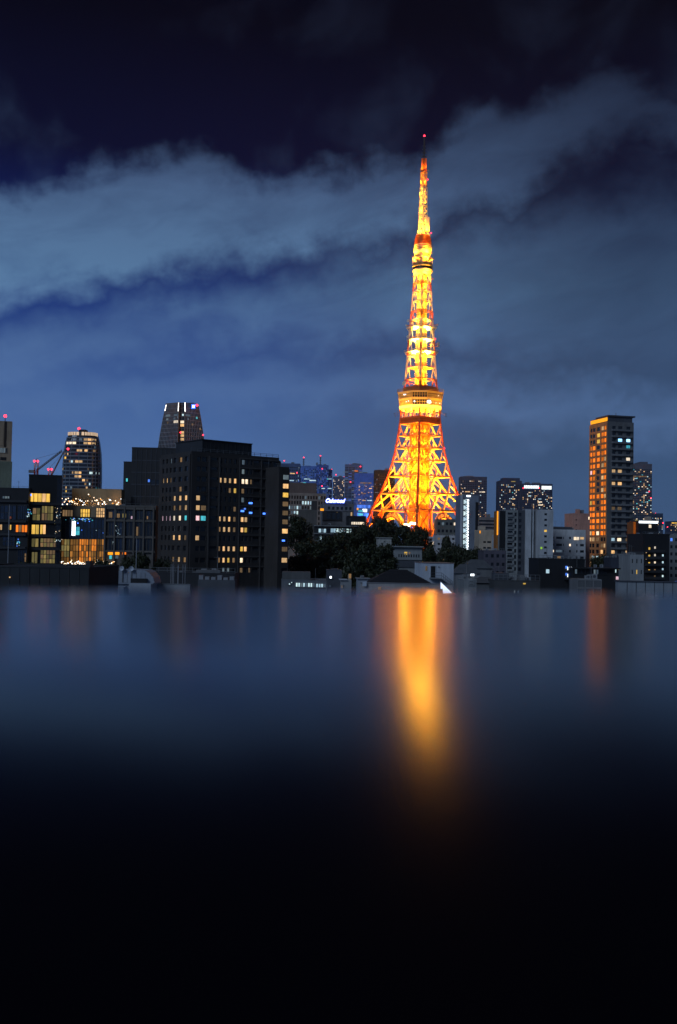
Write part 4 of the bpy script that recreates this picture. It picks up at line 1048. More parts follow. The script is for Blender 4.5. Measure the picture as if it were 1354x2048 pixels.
def crane(label, px, py0, py1, jx, jy, Y):
    A = at(px, py1, Y); root = empty('tower_crane', (A.x, Y, 0)); tag(root, label, 'crane', 'cranes behind the left buildings')
    zt = at(px, py0, Y).z; w = 2.2; RED = wall('crane_red', (.5, .06, .05)); WC = wall('crane_white', (.7, .7, .7))
    z = 0.0; i = 0
    while z < zt:
        b = MB(); h = min(7, zt - z)
        for sx in (-1, 1):
            for sy in (-1, 1): b.bar((sx * w / 2, sy * w / 2, z), (sx * w / 2, sy * w / 2, z + h), .4)
            b.bar((-w / 2, sx * w / 2, z), (w / 2, sx * w / 2, z + h), .25); b.bar((sx * w / 2, -w / 2, z), (sx * w / 2, w / 2, z + h), .25)
        b.build('mast_section', RED if i % 2 else WC, root); z += 7; i += 1
    J = at(jx, jy, Y) - root.location
    b = MB(); S = Vector((0, 0, zt - 6)); n = 14
    for o in (Vector((0, -.7, 0)), Vector((0, .7, 0)), Vector((0, 0, 1.3))): b.bar(S + o, J + o, .3)
    for i in range(n):
        p = S.lerp(J, i / n); q = S.lerp(J, (i + 1) / n); b.bar(p + Vector((0, -.7, 0)), q + Vector((0, 0, 1.3)), .18); b.bar(p + Vector((0, .7, 0)), q + Vector((0, 0, 1.3)), .18)
    b.build('jib', STEEL, root); rod('tie_cable', STEEL, root, (0, 0, zt + 3), J, .15)
    b = MB(); b.box(-5, -1, -1.2, 1.2, zt - 7, zt - 5); b.build('counterweight', GREY, root)
    rod('cat_head', STEEL, root, (0, 0, zt - 1), (0, 0, zt + 3), .5)
    ball('beacon', L['red'], root, (-1.1, -1.5, zt + 1.2), .75); ball('beacon', L['red'], root, (1.4, -1.5, zt + 1.2), .75)
crane('red and white tower crane with twin red beacons above the dark glass building', 72, 926, 955, 124, 903, 700)
crane('shorter tower crane with a low red beacon between first crane and rounded tower', 100, 942, 957, 127, 905, 760)
# ---- centre: offices, sign, distant blue towers
def centre():
    b = Bld('beige_office', 'beige office block with rows of square windows behind the apartment block', 560, 652, 987, 640, 8, dep=22, mat=wall('office_stone', (.42, .33, .27)), cat='office block')
    zz = [b.sz('R', 610, 860 + y / 5.208)[1] for y in (702, 757, 808, 862)]
    zz += [zz[-1] - 3.5 * i for i in range(1, 6)]; zz.sort()
    cols = [(b.w * (i + .2) / 17, b.w * (i + .8) / 17) for i in range(17)]
    r = random.Random(21)
    def lf(i, j):
        k = len(zz) - 1 - j
        if k == 1 and 8 <= i <= 11: return L['cool']
        if k in (2, 3) and i < 8 and r.random() < .8: return L['cool'] if r.random() < .6 else L['coold']
        return L['coold'] if r.random() < .06 else None
    b.grid('R', cols, [(z - 1.15, z + 1.0) for z in zz], 0, b.w, 0, b.h, rec=.4, litf=lf, dark=wall('dark_recess', (.05, .035, .03)))
    b.parapet(.6)
    u0 = b.sz('R', 560, 970)[0]; u1 = b.sz('R', 634, 970)[0]
    b.slab('plant_storey', max(0, u0), u1, 2, 18, b.h, b.h + 7.4, wall('plant_brown', (.23, .165, .14)))
    # hotel with the rooftop sign
    h = Bld('sign_hotel', 'low grey hotel carrying the white and blue rooftop name sign', 645, 708, 1008, 520, 4, dep=16, mat=wall('hotel_grey', (.22, .22, .23)), cat='hotel')
    u = lambda x: h.sz('R', 540 + x / 5.208, 1030)[0]; zz_ = lambda y: h.sz('R', 680, 860 + y / 5.208)[1]
    h.grid('R', [(u(x), u(x + 26)) for x in (600, 645, 690, 735, 780, 822)], [(zz_(832), zz_(800))], .05, h.w - .05, zz_(845), zz_(775), rec=.3)
    h.grid('R', [(u(x), u(x + 40)) for x in (590, 640, 690)], [(zz_(930), zz_(858))], .05, u(745), zz_(945), zz_(850), rec=.5, mat=CHAR)
    h.pxpanes('R', 540 + 838 / 5.208, 860 + 855 / 5.208, 540 + 858 / 5.208, 860 + 895 / 5.208, L['warm'], frame=CHAR)
    h.pxpanes('R', 540 + 690 / 5.208, 860 + 850 / 5.208, 540 + 706 / 5.208, 860 + 860 / 5.208, L['warm'], frame=CHAR)
    h.slab('cornice', -.3, h.w + .3, -.4, .05, zz_(782), zz_(772), h.mat); h.parapet(.3)
    A = at(650.5, 1006, 519); B = at(689, 1008, 519)
    sg = empty('rooftop_sign', (A.x, 519, h.zb + h.h + .32)); tag(sg, 'glowing white script name sign with blue halo on the grey hotel roof', 'sign')
    def text(off, ext, mat, dy, nm):
        cu = bpy.data.curves.new('t', 'FONT'); cu.body = 'Oakwood'; cu.size = 1; cu.shear = .35; cu.extrude = ext; cu.offset = off; cu.space_character = .92
        o = bpy.data.objects.new('t', cu); COL.objects.link(o); bpy.context.view_layer.update()
        me = bpy.data.meshes.new_from_object(o.evaluated_get(bpy.context.evaluated_depsgraph_get())); bpy.data.objects.remove(o)
        me.materials.clear(); me.materials.append(mat)
        xs = [v.co.x for v in me.vertices]; w = text.w = getattr(text, 'w', None) or (max(xs) - min(xs))
        q = bpy.data.objects.new(nm, me); COL.objects.link(q); q.parent = sg; s = (B.x - A.x) / w
        q.scale = (s, s * 1.12, s); q.rotation_euler = (math.pi / 2, 0, 0); q.location = (0, dy, .5); return q
    text(.010, .03, glow('sign_white', (.85, .9, 1.0), 3.2), -.25, 'lettering')
    text(.10, .02, glow('sign_halo', (.04, .12, 1.0), 2.2), .1, 'halo_tube')
    for i in range(6): rod('sign_stand', STEEL, sg, ((B.x - A.x) * (i + .3) / 6, .3, -.3), ((B.x - A.x) * (i + .3) / 6, .3, 1.5), .12)
    # concrete tower and long low office in front of it
    c = Bld('concrete_stair_tower', 'bare concrete stair tower left of the low office with blue lit windows', 600, 634, 1021, 500, 6, dep=12, mat=wall('raw_concrete', (.17, .155, .14)))
    c.pxpanes('R', 540 + 345 / 5.208, 860 + 950 / 5.208, 540 + 357 / 5.208, 860 + 985 / 5.208, L['dim'], frame=c.mat); c.parapet(.4); c.rooftop(2, 3, 1.6)
    c.slab('roof_block', c.w * .72, c.w * 1.0, .5, 8, c.h, c.h + 5.0, wall('plant_dark', (.09, .08, .08)))
    sgn = c.pxpanes('R', 640.5, 1017, 647.5, 1021.5, L['amber'], out=.3, name='lit_sign', gap=0)
    d = Bld('low_office', 'low dark office with two bands of blue white windows above the trees', 629, 716, 1051, 492, 3, dep=16, mat=CHAR, cat='office block')
    for y0, y1, segs in [(1028, 1068, [(505, 585, 'cool', 3), (592, 625, None, 1), (630, 850, 'cool', 8)]), (1103, 1143, [(505, 540, 'cool', 2), (545, 640, None, 4)])]:
        for a, e, m, n in segs: d.pxpanes('R', 540 + a / 5.208, 860 + y0 / 5.208, 540 + e / 5.208, 860 + y1 / 5.208, [L[m], L[m], L['coold']] if m else GL, n, 1, frame=CHAR)
    for y in (1000, 1082, 1158): z = d.sz('R', 670, 860 + y / 5.208)[1]; d.slab('floor_slab', -.3, d.w + .3, -.8, .05, z - .25, z + .3, GREY)
    d.parapet(.4)
    e = Bld('dark_annex', 'small dark annex with one long yellow lit band left of the tower foot', 694, 732, 1033, 505, 2, dep=10, mat=BLACK)
    e.pxpanes('R', 540 + 845 / 5.208, 860 + 958 / 5.208, 540 + 982 / 5.208, 860 + 985 / 5.208, L['white'], 6, 1, frame=BLACK); e.parapet(.4)
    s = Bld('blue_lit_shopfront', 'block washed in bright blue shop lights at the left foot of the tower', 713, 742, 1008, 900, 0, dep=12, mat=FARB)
    for a, e_, y0, y1, m in [(725, 734, 1018, 1024, 'whitehot'), (714, 741, 1010, 1016, 'blue'), (716, 728, 1020, 1024, 'cyan'), (716, 726, 1027, 1031, 'cyan'), (714, 735, 1026, 1036, 'blue'), (728, 738, 1027, 1034, 'bluehot')]:
        s.pxpanes('R', a, y0, e_, y1, L[m], max(1, int((e_ - a) / 4)), 1, out=.2 if m in ('whitehot', 'cyan') else .05)
    s.pxpanes('R', 713.5, 1016, 717, 1020, L['amber'], out=.4, name='lit_sign'); s.parapet(.5)
    # far towers; blue light is put into wall colours and added dim panes
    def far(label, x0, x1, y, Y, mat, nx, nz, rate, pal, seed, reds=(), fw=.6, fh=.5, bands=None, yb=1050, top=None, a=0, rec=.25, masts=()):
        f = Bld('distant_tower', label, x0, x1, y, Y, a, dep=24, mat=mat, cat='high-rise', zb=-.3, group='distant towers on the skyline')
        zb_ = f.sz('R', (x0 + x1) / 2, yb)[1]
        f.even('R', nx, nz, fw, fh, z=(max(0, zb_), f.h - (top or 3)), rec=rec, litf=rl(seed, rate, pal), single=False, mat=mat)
        for px0, px1, py, m in (bands or ()): f.pxpanes('R', px0, py - 1, px1, py + 1, L[m], max(1, int((px1 - px0) / 5)), 1, gap=.2, out=.45)
        for px, py in masts: 
            c_ = Matrix.Rotation(-f.a, 3, 'Z') @ (at(px, py, Y + 4) - f.root.location); rod('roof_mast', STEEL, f.root, (c_.x, 4, f.h - .5), (c_.x, 4, c_.z), 1.5)
            for q in (.3, .55, .8): rod('mast_crossarm', STEEL, f.root, (c_.x - 2.2, 4, f.h + (c_.z - f.h) * q), (c_.x + 2.2, 4, f.h + (c_.z - f.h) * q), .8)
        for px, py in reds: f.beacon(px, py, Y / 1000 * .55, v=-.03 if py > y + 2 else .1)
        f.parapet(1.2, 1.0); f.rooftop(2, seed, 4.0)
        return f
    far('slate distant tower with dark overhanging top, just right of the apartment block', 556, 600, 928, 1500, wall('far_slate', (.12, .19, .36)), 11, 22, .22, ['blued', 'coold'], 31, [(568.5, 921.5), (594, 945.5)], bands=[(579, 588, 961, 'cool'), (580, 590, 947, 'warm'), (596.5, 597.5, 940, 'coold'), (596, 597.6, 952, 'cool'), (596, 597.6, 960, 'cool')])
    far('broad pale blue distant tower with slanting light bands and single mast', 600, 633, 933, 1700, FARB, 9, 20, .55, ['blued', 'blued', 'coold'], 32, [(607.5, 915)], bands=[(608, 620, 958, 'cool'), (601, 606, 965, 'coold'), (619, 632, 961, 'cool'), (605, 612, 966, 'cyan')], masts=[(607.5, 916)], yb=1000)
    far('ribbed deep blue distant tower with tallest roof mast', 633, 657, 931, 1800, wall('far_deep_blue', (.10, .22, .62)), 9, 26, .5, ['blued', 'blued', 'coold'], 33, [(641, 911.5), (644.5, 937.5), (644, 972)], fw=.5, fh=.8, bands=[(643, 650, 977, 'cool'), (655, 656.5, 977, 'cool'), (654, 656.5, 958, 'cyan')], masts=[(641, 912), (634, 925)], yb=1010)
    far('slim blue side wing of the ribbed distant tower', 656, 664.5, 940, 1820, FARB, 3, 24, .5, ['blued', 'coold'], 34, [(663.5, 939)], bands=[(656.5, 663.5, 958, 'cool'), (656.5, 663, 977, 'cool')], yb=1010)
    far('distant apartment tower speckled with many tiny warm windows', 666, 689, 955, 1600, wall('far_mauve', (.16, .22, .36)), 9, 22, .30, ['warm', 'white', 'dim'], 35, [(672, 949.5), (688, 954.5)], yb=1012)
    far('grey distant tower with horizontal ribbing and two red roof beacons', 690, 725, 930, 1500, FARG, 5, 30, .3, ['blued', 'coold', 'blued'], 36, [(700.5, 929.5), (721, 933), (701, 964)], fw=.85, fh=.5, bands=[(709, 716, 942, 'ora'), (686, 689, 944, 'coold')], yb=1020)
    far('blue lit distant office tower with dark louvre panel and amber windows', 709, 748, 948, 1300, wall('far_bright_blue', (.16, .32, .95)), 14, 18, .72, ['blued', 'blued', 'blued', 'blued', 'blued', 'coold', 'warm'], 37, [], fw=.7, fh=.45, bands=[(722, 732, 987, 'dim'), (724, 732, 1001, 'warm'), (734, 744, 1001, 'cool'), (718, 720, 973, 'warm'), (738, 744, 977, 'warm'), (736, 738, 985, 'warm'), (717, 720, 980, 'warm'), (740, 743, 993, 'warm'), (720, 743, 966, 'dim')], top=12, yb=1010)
    far('dark brown distant tower hidden behind the left leg of the lit tower', 749, 790, 942, 1100, wall('far_brown', (.10, .075, .06)), 12, 24, .08, ['dim', 'coold', 'dim'], 38, [(751, 941), (771.5, 940), (776, 950)], bands=[(749, 756, 1001, 'coold'), (750, 757, 985, 'coold')], yb=1060)
    far('dark residential distant tower right of the lit tower', 921, 974, 955, 1150, wall('far_dusk', (.09, .12, .18)), 15, 34, .17, ['warm', 'white', 'dim', 'cool'], 41, [(938.5, 955), (944.5, 955.3)], a=-2, yb=1080, bands=[(930, 940, 983.5, 'warm'), (958, 970, 984, 'white'), (923, 926, 977, 'warm')])
    f = far('stepped dark distant tower left of the white crowned one', 999, 1044, 963, 1150, wall('far_night', (.07, .10, .17)), 14, 30, .24, ['warm', 'white', 'cool', 'dim'], 42, [], yb=1070, bands=[(1022, 1031, 963, 'green'), (1024, 1026, 985, 'cyan'), (1024, 1029, 998, 'warm'), (1036, 1039, 980, 'warm'), (1042, 1047, 1005, 'warm'), (1024, 1030, 1010, 'warm')])
    f.slab('upper_step', f.w * .16, f.w * .92, 2, 20, f.h, f.h + 4.5, f.mat)
    g = far('dark distant tower with bright white crown band and four red beacons', 1045, 1105, 969, 1130, wall('far_night', (.07, .10, .17)), 20, 28, .25, ['warm', 'white', 'cool', 'dim'], 43, [(1046.5, 969.5), (1046.5, 976), (1071, 970.5), (1077.5, 969), (1078, 976), (1100.5, 971)], yb=1075, top=6, bands=[(1076, 1084, 1004, 'white'), (1076, 1085, 1010, 'white'), (1076, 1083, 998, 'cool'), (1056, 1062, 992, 'cool')])
    cw = lit('crown_white', (.75, .90, 1.0), 2.6, .25)
    g.pxpanes('R', 1048, 971, 1078, 977, cw, 9, 1, gap=.35, out=.5, name='crown_light'); g.pxpanes('R', 1083, 972, 1103, 979, cw, 7, 1, gap=.35, out=.5, name='crown_light')
    k = far('bluish distant tower behind the orange lit high-rise, with a stepped grid top', 1255, 1304, 930, 800, wall('far_steel', (.10, .15, .22)), 14, 36, .25, ['warm', 'white', 'cool', 'cyan', 'dim'], 44, [(1298.5, 983), (1302, 996)], fw=.75, fh=.5, a=0, yb=1060, bands=[(1276, 1280, 944, 'warm'), (1266, 1294, 953, 'dim'), (1268, 1274, 957, 'cool'), (1291, 1297, 985, 'cool'), (1293, 1296, 1004, 'cool')])
    k.slab('upper_step', k.w * .55, k.w * .86, 2, 18, k.h, k.h + 3.0, k.mat)
    far('small speckled distant tower with two red beacons at the right', 1304, 1326, 1028, 1500, wall('far_night', (.07, .10, .17)), 8, 14, .3, ['warm', 'white', 'cool'], 45, [(1311, 1027), (1324.5, 1028), (1326, 1046)], yb=1075)
    far('small distant tower with a yellow top row at the right picture edge', 1341, 1375, 1044, 1400, wall('far_night', (.07, .10, .17)), 12, 12, .2, ['warm', 'white'], 46, [(1342.5, 1045), (1335, 1054)], yb=1090, bands=[(1343, 1354, 1046, 'yel'), (1345, 1354, 1051, 'dim')])
centre()

# ---- right hand side
def right_side():
    # tall residential tower, lattice tower's orange wash put into left face's tile and panes
    b = Bld('orange_lit_highrise', 'tall apartment tower with orange glowing left face and dark balconied right face', 1215, 1266.5, 843, 505, 14, pxl=1180, mat=wall('grey_render', (.19, .195, .20)), cat='high-rise')
    zr = lambda y: b.sz('R', 1216, 800 + y / 4.878)[1]
    n = 22; H = (zr(255) - zr(1500)) / 20.5
    rows = [(zr(268) - H * i - .75, zr(268) - H * i + .85) for i in range(24)][::-1]
    fr = lambda x: b.sz('R', 1100 + x / 4.878, 1000)[0]
    cols = [(fr(a), fr(c)) for a, c in [(597, 633), (655, 697), (735, 776)]]
    lits = {(1, 2): 'blue', (2, 2): 'blue', (2, 3): 'cyan', (2, 5): 'white', (0, 7): 'warm', (1, 7): 'warm', (0, 9): 'warm', (1, 9): 'warm', (0, 13): 'dim', (1, 13): 'dim', (0, 18): 'cool', (1, 18): 'white', (2, 18): 'dim', (0, 20): 'warm', (2, 20): 'warm', (1, 22): 'yel', (2, 21): 'dim'}
    mats = {'blue': lit('lit_sky_blue', (.2, .5, 1.0), 3.5)}
    b.grid('R', cols, rows, 0, b.w, 0, b.h, rec=.5, litf=lambda i, j: (mats.get(lits[(i, 23 - j)]) or L[lits[(i, 23 - j)]]) if (i, 23 - j) in lits else None)
    for p, q in rows: b.slab('balcony', fr(590), fr(785), -1.5, -.55, p - 1.0, p - .05, wall('balcony_grey', (.24, .25, .26)))
    fl = lambda x: b.sz('L', 1100 + x / 4.878, 1000)[0]
    zl = lambda y: b.sz('L', 1200, 800 + y / 4.878)[1]
    lcols = sorted([tuple(sorted((fl(a), fl(c)))) for a, c in [(393, 412), (417, 442), (457, 486), (500, 525), (529, 548)]])
    r = random.Random(8)
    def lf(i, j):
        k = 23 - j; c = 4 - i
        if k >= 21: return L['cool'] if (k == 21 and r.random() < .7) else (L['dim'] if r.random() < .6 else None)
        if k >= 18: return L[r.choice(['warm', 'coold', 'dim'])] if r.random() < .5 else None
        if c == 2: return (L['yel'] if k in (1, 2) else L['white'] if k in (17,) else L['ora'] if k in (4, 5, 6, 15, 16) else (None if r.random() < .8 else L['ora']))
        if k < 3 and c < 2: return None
        return L['ora'] if r.random() < .84 else L[r.choice(['yel', 'warm', 'pink'])]  # orange panes glow in place of the tower's reflection
    b.grid('L', lcols, [(a_ - .2, c_ + .2) for a_, c_ in rows], 0, b.d, 0, b.h, rec=.28, mat=WASHED_TILE, litf=lf)
    bb = MB(); z0 = b.h - .1
    bb.box(.5, b.w - .3, .4, b.d - .4, z0, z0 + 2.8); bb.build('penthouse', SLATE, b.root)
    b.slab('roof_brim', .3, b.w + 1.0, -.3, b.d * .7, z0 + 2.8, z0 + 3.5, SLATE)
    b.slab('amber_roof_light', -.1, .3, .6, b.d - .8, z0 + .5, z0 + 2.3, L['amber'])
    rod('roof_aerial', STEEL, b.root, (b.w * .4, 2, z0 + 3), (b.w * .4, 2, z0 + 5), .25)
    # its neighbours
    p = Bld('pink_tile_block', 'windowless pinkish block with three tiny openings left of the orange lit high-rise', 1146, 1180, 1028, 470, 6, dep=12, mat=PINKC)
    for y in (1168, 1218, 1265): p.pxpanes('R', 1100 + 248 / 4.878, 800 + (y - 7) / 4.878, 1100 + 262 / 4.878, 800 + (y + 7) / 4.878, GL, frame=PINKC)
    p.pxpanes('R', 1100 + 372 / 4.878, 800 + 1138 / 4.878, 1100 + 386 / 4.878, 800 + 1168 / 4.878, L['white'], frame=PINKC)
    p.slab('chimney', p.w * .3, p.w * .46, 1, 4, p.h, p.h + 2.4, PINKC); p.parapet(.4); p.rooftop(2, 6, 2.5)
    u = Bld('white_apartments', 'white low apartment block with a few small yellow windows', 1104, 1171, 1060, 455, 4, dep=14, mat=WHITE, cat='apartment block')
    zu = lambda y: u.sz('R', 1120, 800 + y / 4.878)[1]; fu = lambda x: u.sz('R', 1100 + x / 4.878, 1090)[0]
    ul = {(1, 0): 'dim', (3, 2): 'white', (0, 1): 'white', (1, 1): 'coold', (2, 0): 'yel', (5, 3): 'warm'}
    u.grid('R', [(fu(a), fu(c)) for a, c in [(22, 38), (58, 118), (105 + 22, 135), (185, 203), (255, 268), (292, 330)]], [(zu(y + 12), zu(y - 12)) for y in (1535, 1474, 1413, 1345)], 0, u.w, 0, u.h, rec=.25, litf=lambda i, j: L[ul[(i, j)]] if (i, j) in ul else None)
    u.pxpanes('R', 1147, 1074, 1158, 1080, L['white'], 2, 1, out=.4, name='lit_doorway'); u.slab('plant_storey', .3, u.w * .62, 1, 10, u.h, u.h + 1.6, SLATE); u.parapet(.3)
    # ribbed apartment with deep columns
    t = Bld('ribbed_apartments', 'grey apartment block of tall vertical piers and balconies, right of the orange sign', 1008, 1106, 1020, 430, 5, dep=16, mat=wall('ribbed_grey', (.34, .36, .36)), cat='apartment block')
    ft = lambda x: t.sz('R', 900 + x / 5.12, 1080)[0]; zt_ = lambda y: t.sz('R', 1040, 820 + y / 5.12)[1]
    rows = [(zt_(y + 22), zt_(y - 16)) for y in [1068 + 62 * i for i in range(10)]][::-1]
    t.grid('R', [(ft(585), ft(638)), (ft(655), ft(678))], rows, ft(565), ft(690), 0, t.h, rec=.5, name='balcony_frame')
    for q0, q1 in rows: t.slab('balcony', ft(582), ft(640), -1.1, -.55, q0 - .3, q0 + .7, GREY)
    t.grid('R', [(ft(700), ft(728))], rows, ft(692), ft(760), 0, t.h, rec=.35, mat=SLATE)
    for x0, x1, m, o in [(765, 822, PALE, 1.2), (838, 850, PALE, .9), (862, 905, GREY, 1.0)]: t.slab('pier', ft(x0), ft(x1), -o, .02, 0, t.h + .5, m)
    t.slab('service_wall', ft(505), ft(563), -.3, .02, 0, t.h - .4, BLACK)
    w = Bld('end_wall_apartments', 'pale end wall with one column of small windows beside the ribbed apartments', 1081, 1106.5, 1021, 424, 5, dep=14, mat=PALE, cat='apartment block')
    fw_ = lambda x: w.sz('R', 900 + x / 5.12, 1080)[0]; zw = lambda y: w.sz('R', 1090, 820 + y / 5.12)[1]
    w.grid('R', [(fw_(962), fw_(990))], [(zw(y + 11), zw(y - 11)) for y in [1068 + 56.5 * i for i in range(8)]][::-1], 0, w.w, 0, w.h, rec=.25, litf=lambda i, j: L['yel'] if j == 4 else None); w.parapet(.4)
    sm = glow('leaf_sign', (.45, .9, .08), .6); w.pxpanes('R', 1080.4, 1094, 1084, 1098, sm, out=.4, name='green_sign', gap=0)
    # orange sign block
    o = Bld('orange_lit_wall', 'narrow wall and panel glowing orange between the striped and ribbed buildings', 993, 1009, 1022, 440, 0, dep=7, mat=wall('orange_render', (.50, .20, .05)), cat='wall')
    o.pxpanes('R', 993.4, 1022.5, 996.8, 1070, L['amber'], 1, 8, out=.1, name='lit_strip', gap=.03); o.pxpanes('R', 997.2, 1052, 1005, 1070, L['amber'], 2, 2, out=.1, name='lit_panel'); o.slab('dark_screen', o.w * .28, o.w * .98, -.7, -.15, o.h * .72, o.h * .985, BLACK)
    # striped and beige buildings
    s = Bld('striped_office', 'office block with dark and pale horizontal stripes right of the tower', 957, 995, 1036, 560, 3, dep=14, mat=wall('stripe_pale', (.32, .29, .28)), cat='office block')
    s.even('R', 1, 9, .96, .5, z=(s.h - 18, s.h - .6), rec=.4, litf=lambda i, j: None); s.parapet(.5); s.rooftop(2, 14, 3)
    g = Bld('beige_walkup', 'beige low block with small dark windows under the striped office', 958.5, 995, 1063, 470, 3, dep=12, mat=BEIGE)
    zg = lambda y: g.sz('R', 970, 820 + y / 5.12)[1]; fg = lambda x: g.sz('R', 900 + x / 5.12, 1080)[0]
    g.grid('R', [(fg(340), fg(368)), (fg(380), fg(420)), (fg(440), fg(452))], [(zg(y + 10), zg(y - 10)) for y in (1475, 1412, 1352)], 0, g.w, 0, g.h, rec=.25); g.parapet(.8)
    g.slab('penthouse', g.w * .05, g.w * .35, .5, 6, g.h, g.h + 2.6, BEIGE)
    for x, y in ((462, 1358), (462, 1427), (305, 1250)): g.pxpanes('R', 900 + (x - 4) / 5.12, 820 + (y - 14) / 5.12, 900 + (x + 5) / 5.12, 820 + (y + 12) / 5.12, L['amber'], out=.5, name='orange_lamp', gap=0)
    g2 = Bld('pale_walkup', 'pale narrow block with stacked balconies between beige block and ribbed apartments', 994.5, 1010, 1072, 455, 3, dep=12, mat=PALE)
    g2.even('R', 2, 8, .6, .45, rec=.4); g2.parapet(.5)
    # slim building with the lit stair
    q = Bld('lit_stair_building', 'slim blue grey building with bright white zigzag staircase up its left side', 921, 957.5, 992, 505, 5, dep=12, mat=wall('stair_grey', (.25, .29, .36)))
    fq = lambda x: q.sz('R', 720 + x / 4.836, 1050)[0]; zq = lambda y: q.sz('R', 930, 860 + y / 4.836)[1]
    ys = [668 + 55.5 * i for i in range(10)]
    st = lit('stair_light', (.55, .80, 1.0), 1.15, .3)
    for i, (y0, y1) in enumerate(zip(ys, ys[1:])):
        q.pane('R', fq(998), fq(1050), zq(y1) + .25, zq(y0) - .1, st, .05, 'stair_light_panel')
        q.pane('R', fq(1034), fq(1050), zq(y1) + .3, zq(y0) - .15, L['whitehot'], .12, 'stair_lamp')
        A = Vector(q.pos('R', fq(996), zq(y0), .5)); B = Vector(q.pos('R', fq(1052), zq((y0 + y1) / 2), .5)); C_ = Vector(q.pos('R', fq(996), zq(y1), .5))
        rod('stair_flight', SLATE, q.root, A, B, .3); rod('stair_flight', SLATE, q.root, B, C_, .3)
        q.slab('landing', fq(994), fq(1054), -.9, .03, zq(y1) - .08, zq(y1) + .14, SLATE)
    q.slab('corner_post', fq(992), fq(996), -.95, .02, 0, zq(650), STEEL); q.slab('left_return', 0, fq(990), -.5, .02, 0, q.h, PALE)
    q.slab('service_duct', q.w - 1.6, q.w - .4, -.8, .02, 0, q.h - 3, BLACK)
    q.pxpanes('R', 933, 990.5, 941, 993.5, L['whitehot'], out=.3, name='roof_lamp', gap=0); q.parapet(.5); q.rooftop(1, 3, 1.6)
    v = Bld('grey_block_by_tower', 'small grey block in front of the right leg of the lit tower', 874, 922, 1040, 600, 2, dep=12, mat=wall('block_green', (.20, .21, .19)))
    v.even('R', 6, 12, .6, .4, rec=.25, litf=rl(17, .2, ['dim', 'white', 'coold'])); v.parapet(.5)
    v2 = Bld('pale_base_block', 'pale block with a lit doorway right under the tower shaft', 858, 873, 1074, 590, 0, dep=10, mat=WHITE)
    v2.pxpanes('R', 863.5, 1083, 870, 1093, L['white'], frame=WHITE); v2.slab('cornice', -.3, v2.w + .3, -.5, .02, v2.h - .9, v2.h + .2, WHITE)
    v3 = Bld('white_low_block', 'whitish low block between base block and lit stair building', 873, 921, 1072, 540, 2, dep=12, mat=PALE)
    v3.even('R', 5, 8, .5, .4, rec=.25, litf=rl(19, .15, ['dim'])); v3.parapet(.4)
    # right edge
    d = Bld('white_band_building', 'dark building with glowing white roof band behind the parking stairs', 1277, 1316, 1041, 430, 0, dep=14, mat=BLACK)
    d.pxpanes('R', 1277.5, 1042.5, 1315.5, 1046, L['whitehot'], 1, 1, out=.3, name='roof_band_light', gap=0)
    d.pxpanes('R', 1297, 1049, 1303, 1056, L['white'], frame=BLACK); d.even('R', 6, 9, .6, .45, z=(d.h - 22, d.h - 4), rec=.3, litf=rl(23, .12, ['dim', 'ora']))
    d.slab('roof_house', d.w * .55, d.w * .72, 2, 7, d.h, d.h + 1.8, BEIGE)
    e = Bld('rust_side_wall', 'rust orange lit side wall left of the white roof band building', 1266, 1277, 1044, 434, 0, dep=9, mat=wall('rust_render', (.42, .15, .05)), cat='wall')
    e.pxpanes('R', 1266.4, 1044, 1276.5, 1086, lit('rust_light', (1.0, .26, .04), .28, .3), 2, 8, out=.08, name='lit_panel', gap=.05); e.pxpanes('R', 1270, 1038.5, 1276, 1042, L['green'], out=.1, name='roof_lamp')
    k = Bld('stair_light_block', 'black block with columns of small lamps on open stair landings', 1286, 1339, 1070, 330, 2, dep=16, mat=BLACK)
    fk = lambda x: k.sz('R', 1100 + x / 4.878, 1120)[0]; zk = lambda y: k.sz('R', 1310, 800 + y / 4.878)[1]
    for x, y0, n, dy, s, m in [(935, 1487, 5, 63, 10, 'warm'), (965, 1450, 5, 72, 16, 'yel'), (1020, 1440, 3, 73, 15, 'white'), (1097, 1515, 4, 67, 14, 'cool'), (1020, 1660, 2, 60, 14, 'dim')]:
        for i in range(n): y = y0 + dy * i; k.pane('R', fk(x - s / 2), fk(x + s / 2), zk(y + s * .7), zk(y - s * .7), L[m], .35, 'stair_lamp')
    for i in range(6): zz = zk(1470 + 66 * i); k.slab('landing', fk(920), fk(1110), -1.2, .02, zz - .6, zz - .3, CHAR); k.slab('landing_rail', fk(920), fk(1110), -1.25, -1.15, zz - .3, zz + .3, CHAR)
    k.parapet(.5)
    m_ = Bld('grey_gable_block', 'pale grey windowed block in front of the stair lamps', 1260, 1287, 1111, 300, 3, dep=10, mat=wall('gable_grey', (.38, .40, .41)))
    m_.even('R', 3, 5, .25, .4, rec=.2, litf=lambda i, j: L['yel'] if (i, j) == (1, 3) else None); m_.parapet(.3)
    n_ = Bld('right_edge_block', 'grey block with blue lit window cut by the right picture edge', 1338, 1385, 1072, 360, 2, dep=12, mat=GREY)
    n_.even('R', 5, 9, .5, .45, rec=.25, litf=rl(29, .15, ['coold', 'blue'])); n_.parapet(.4)
right_side()
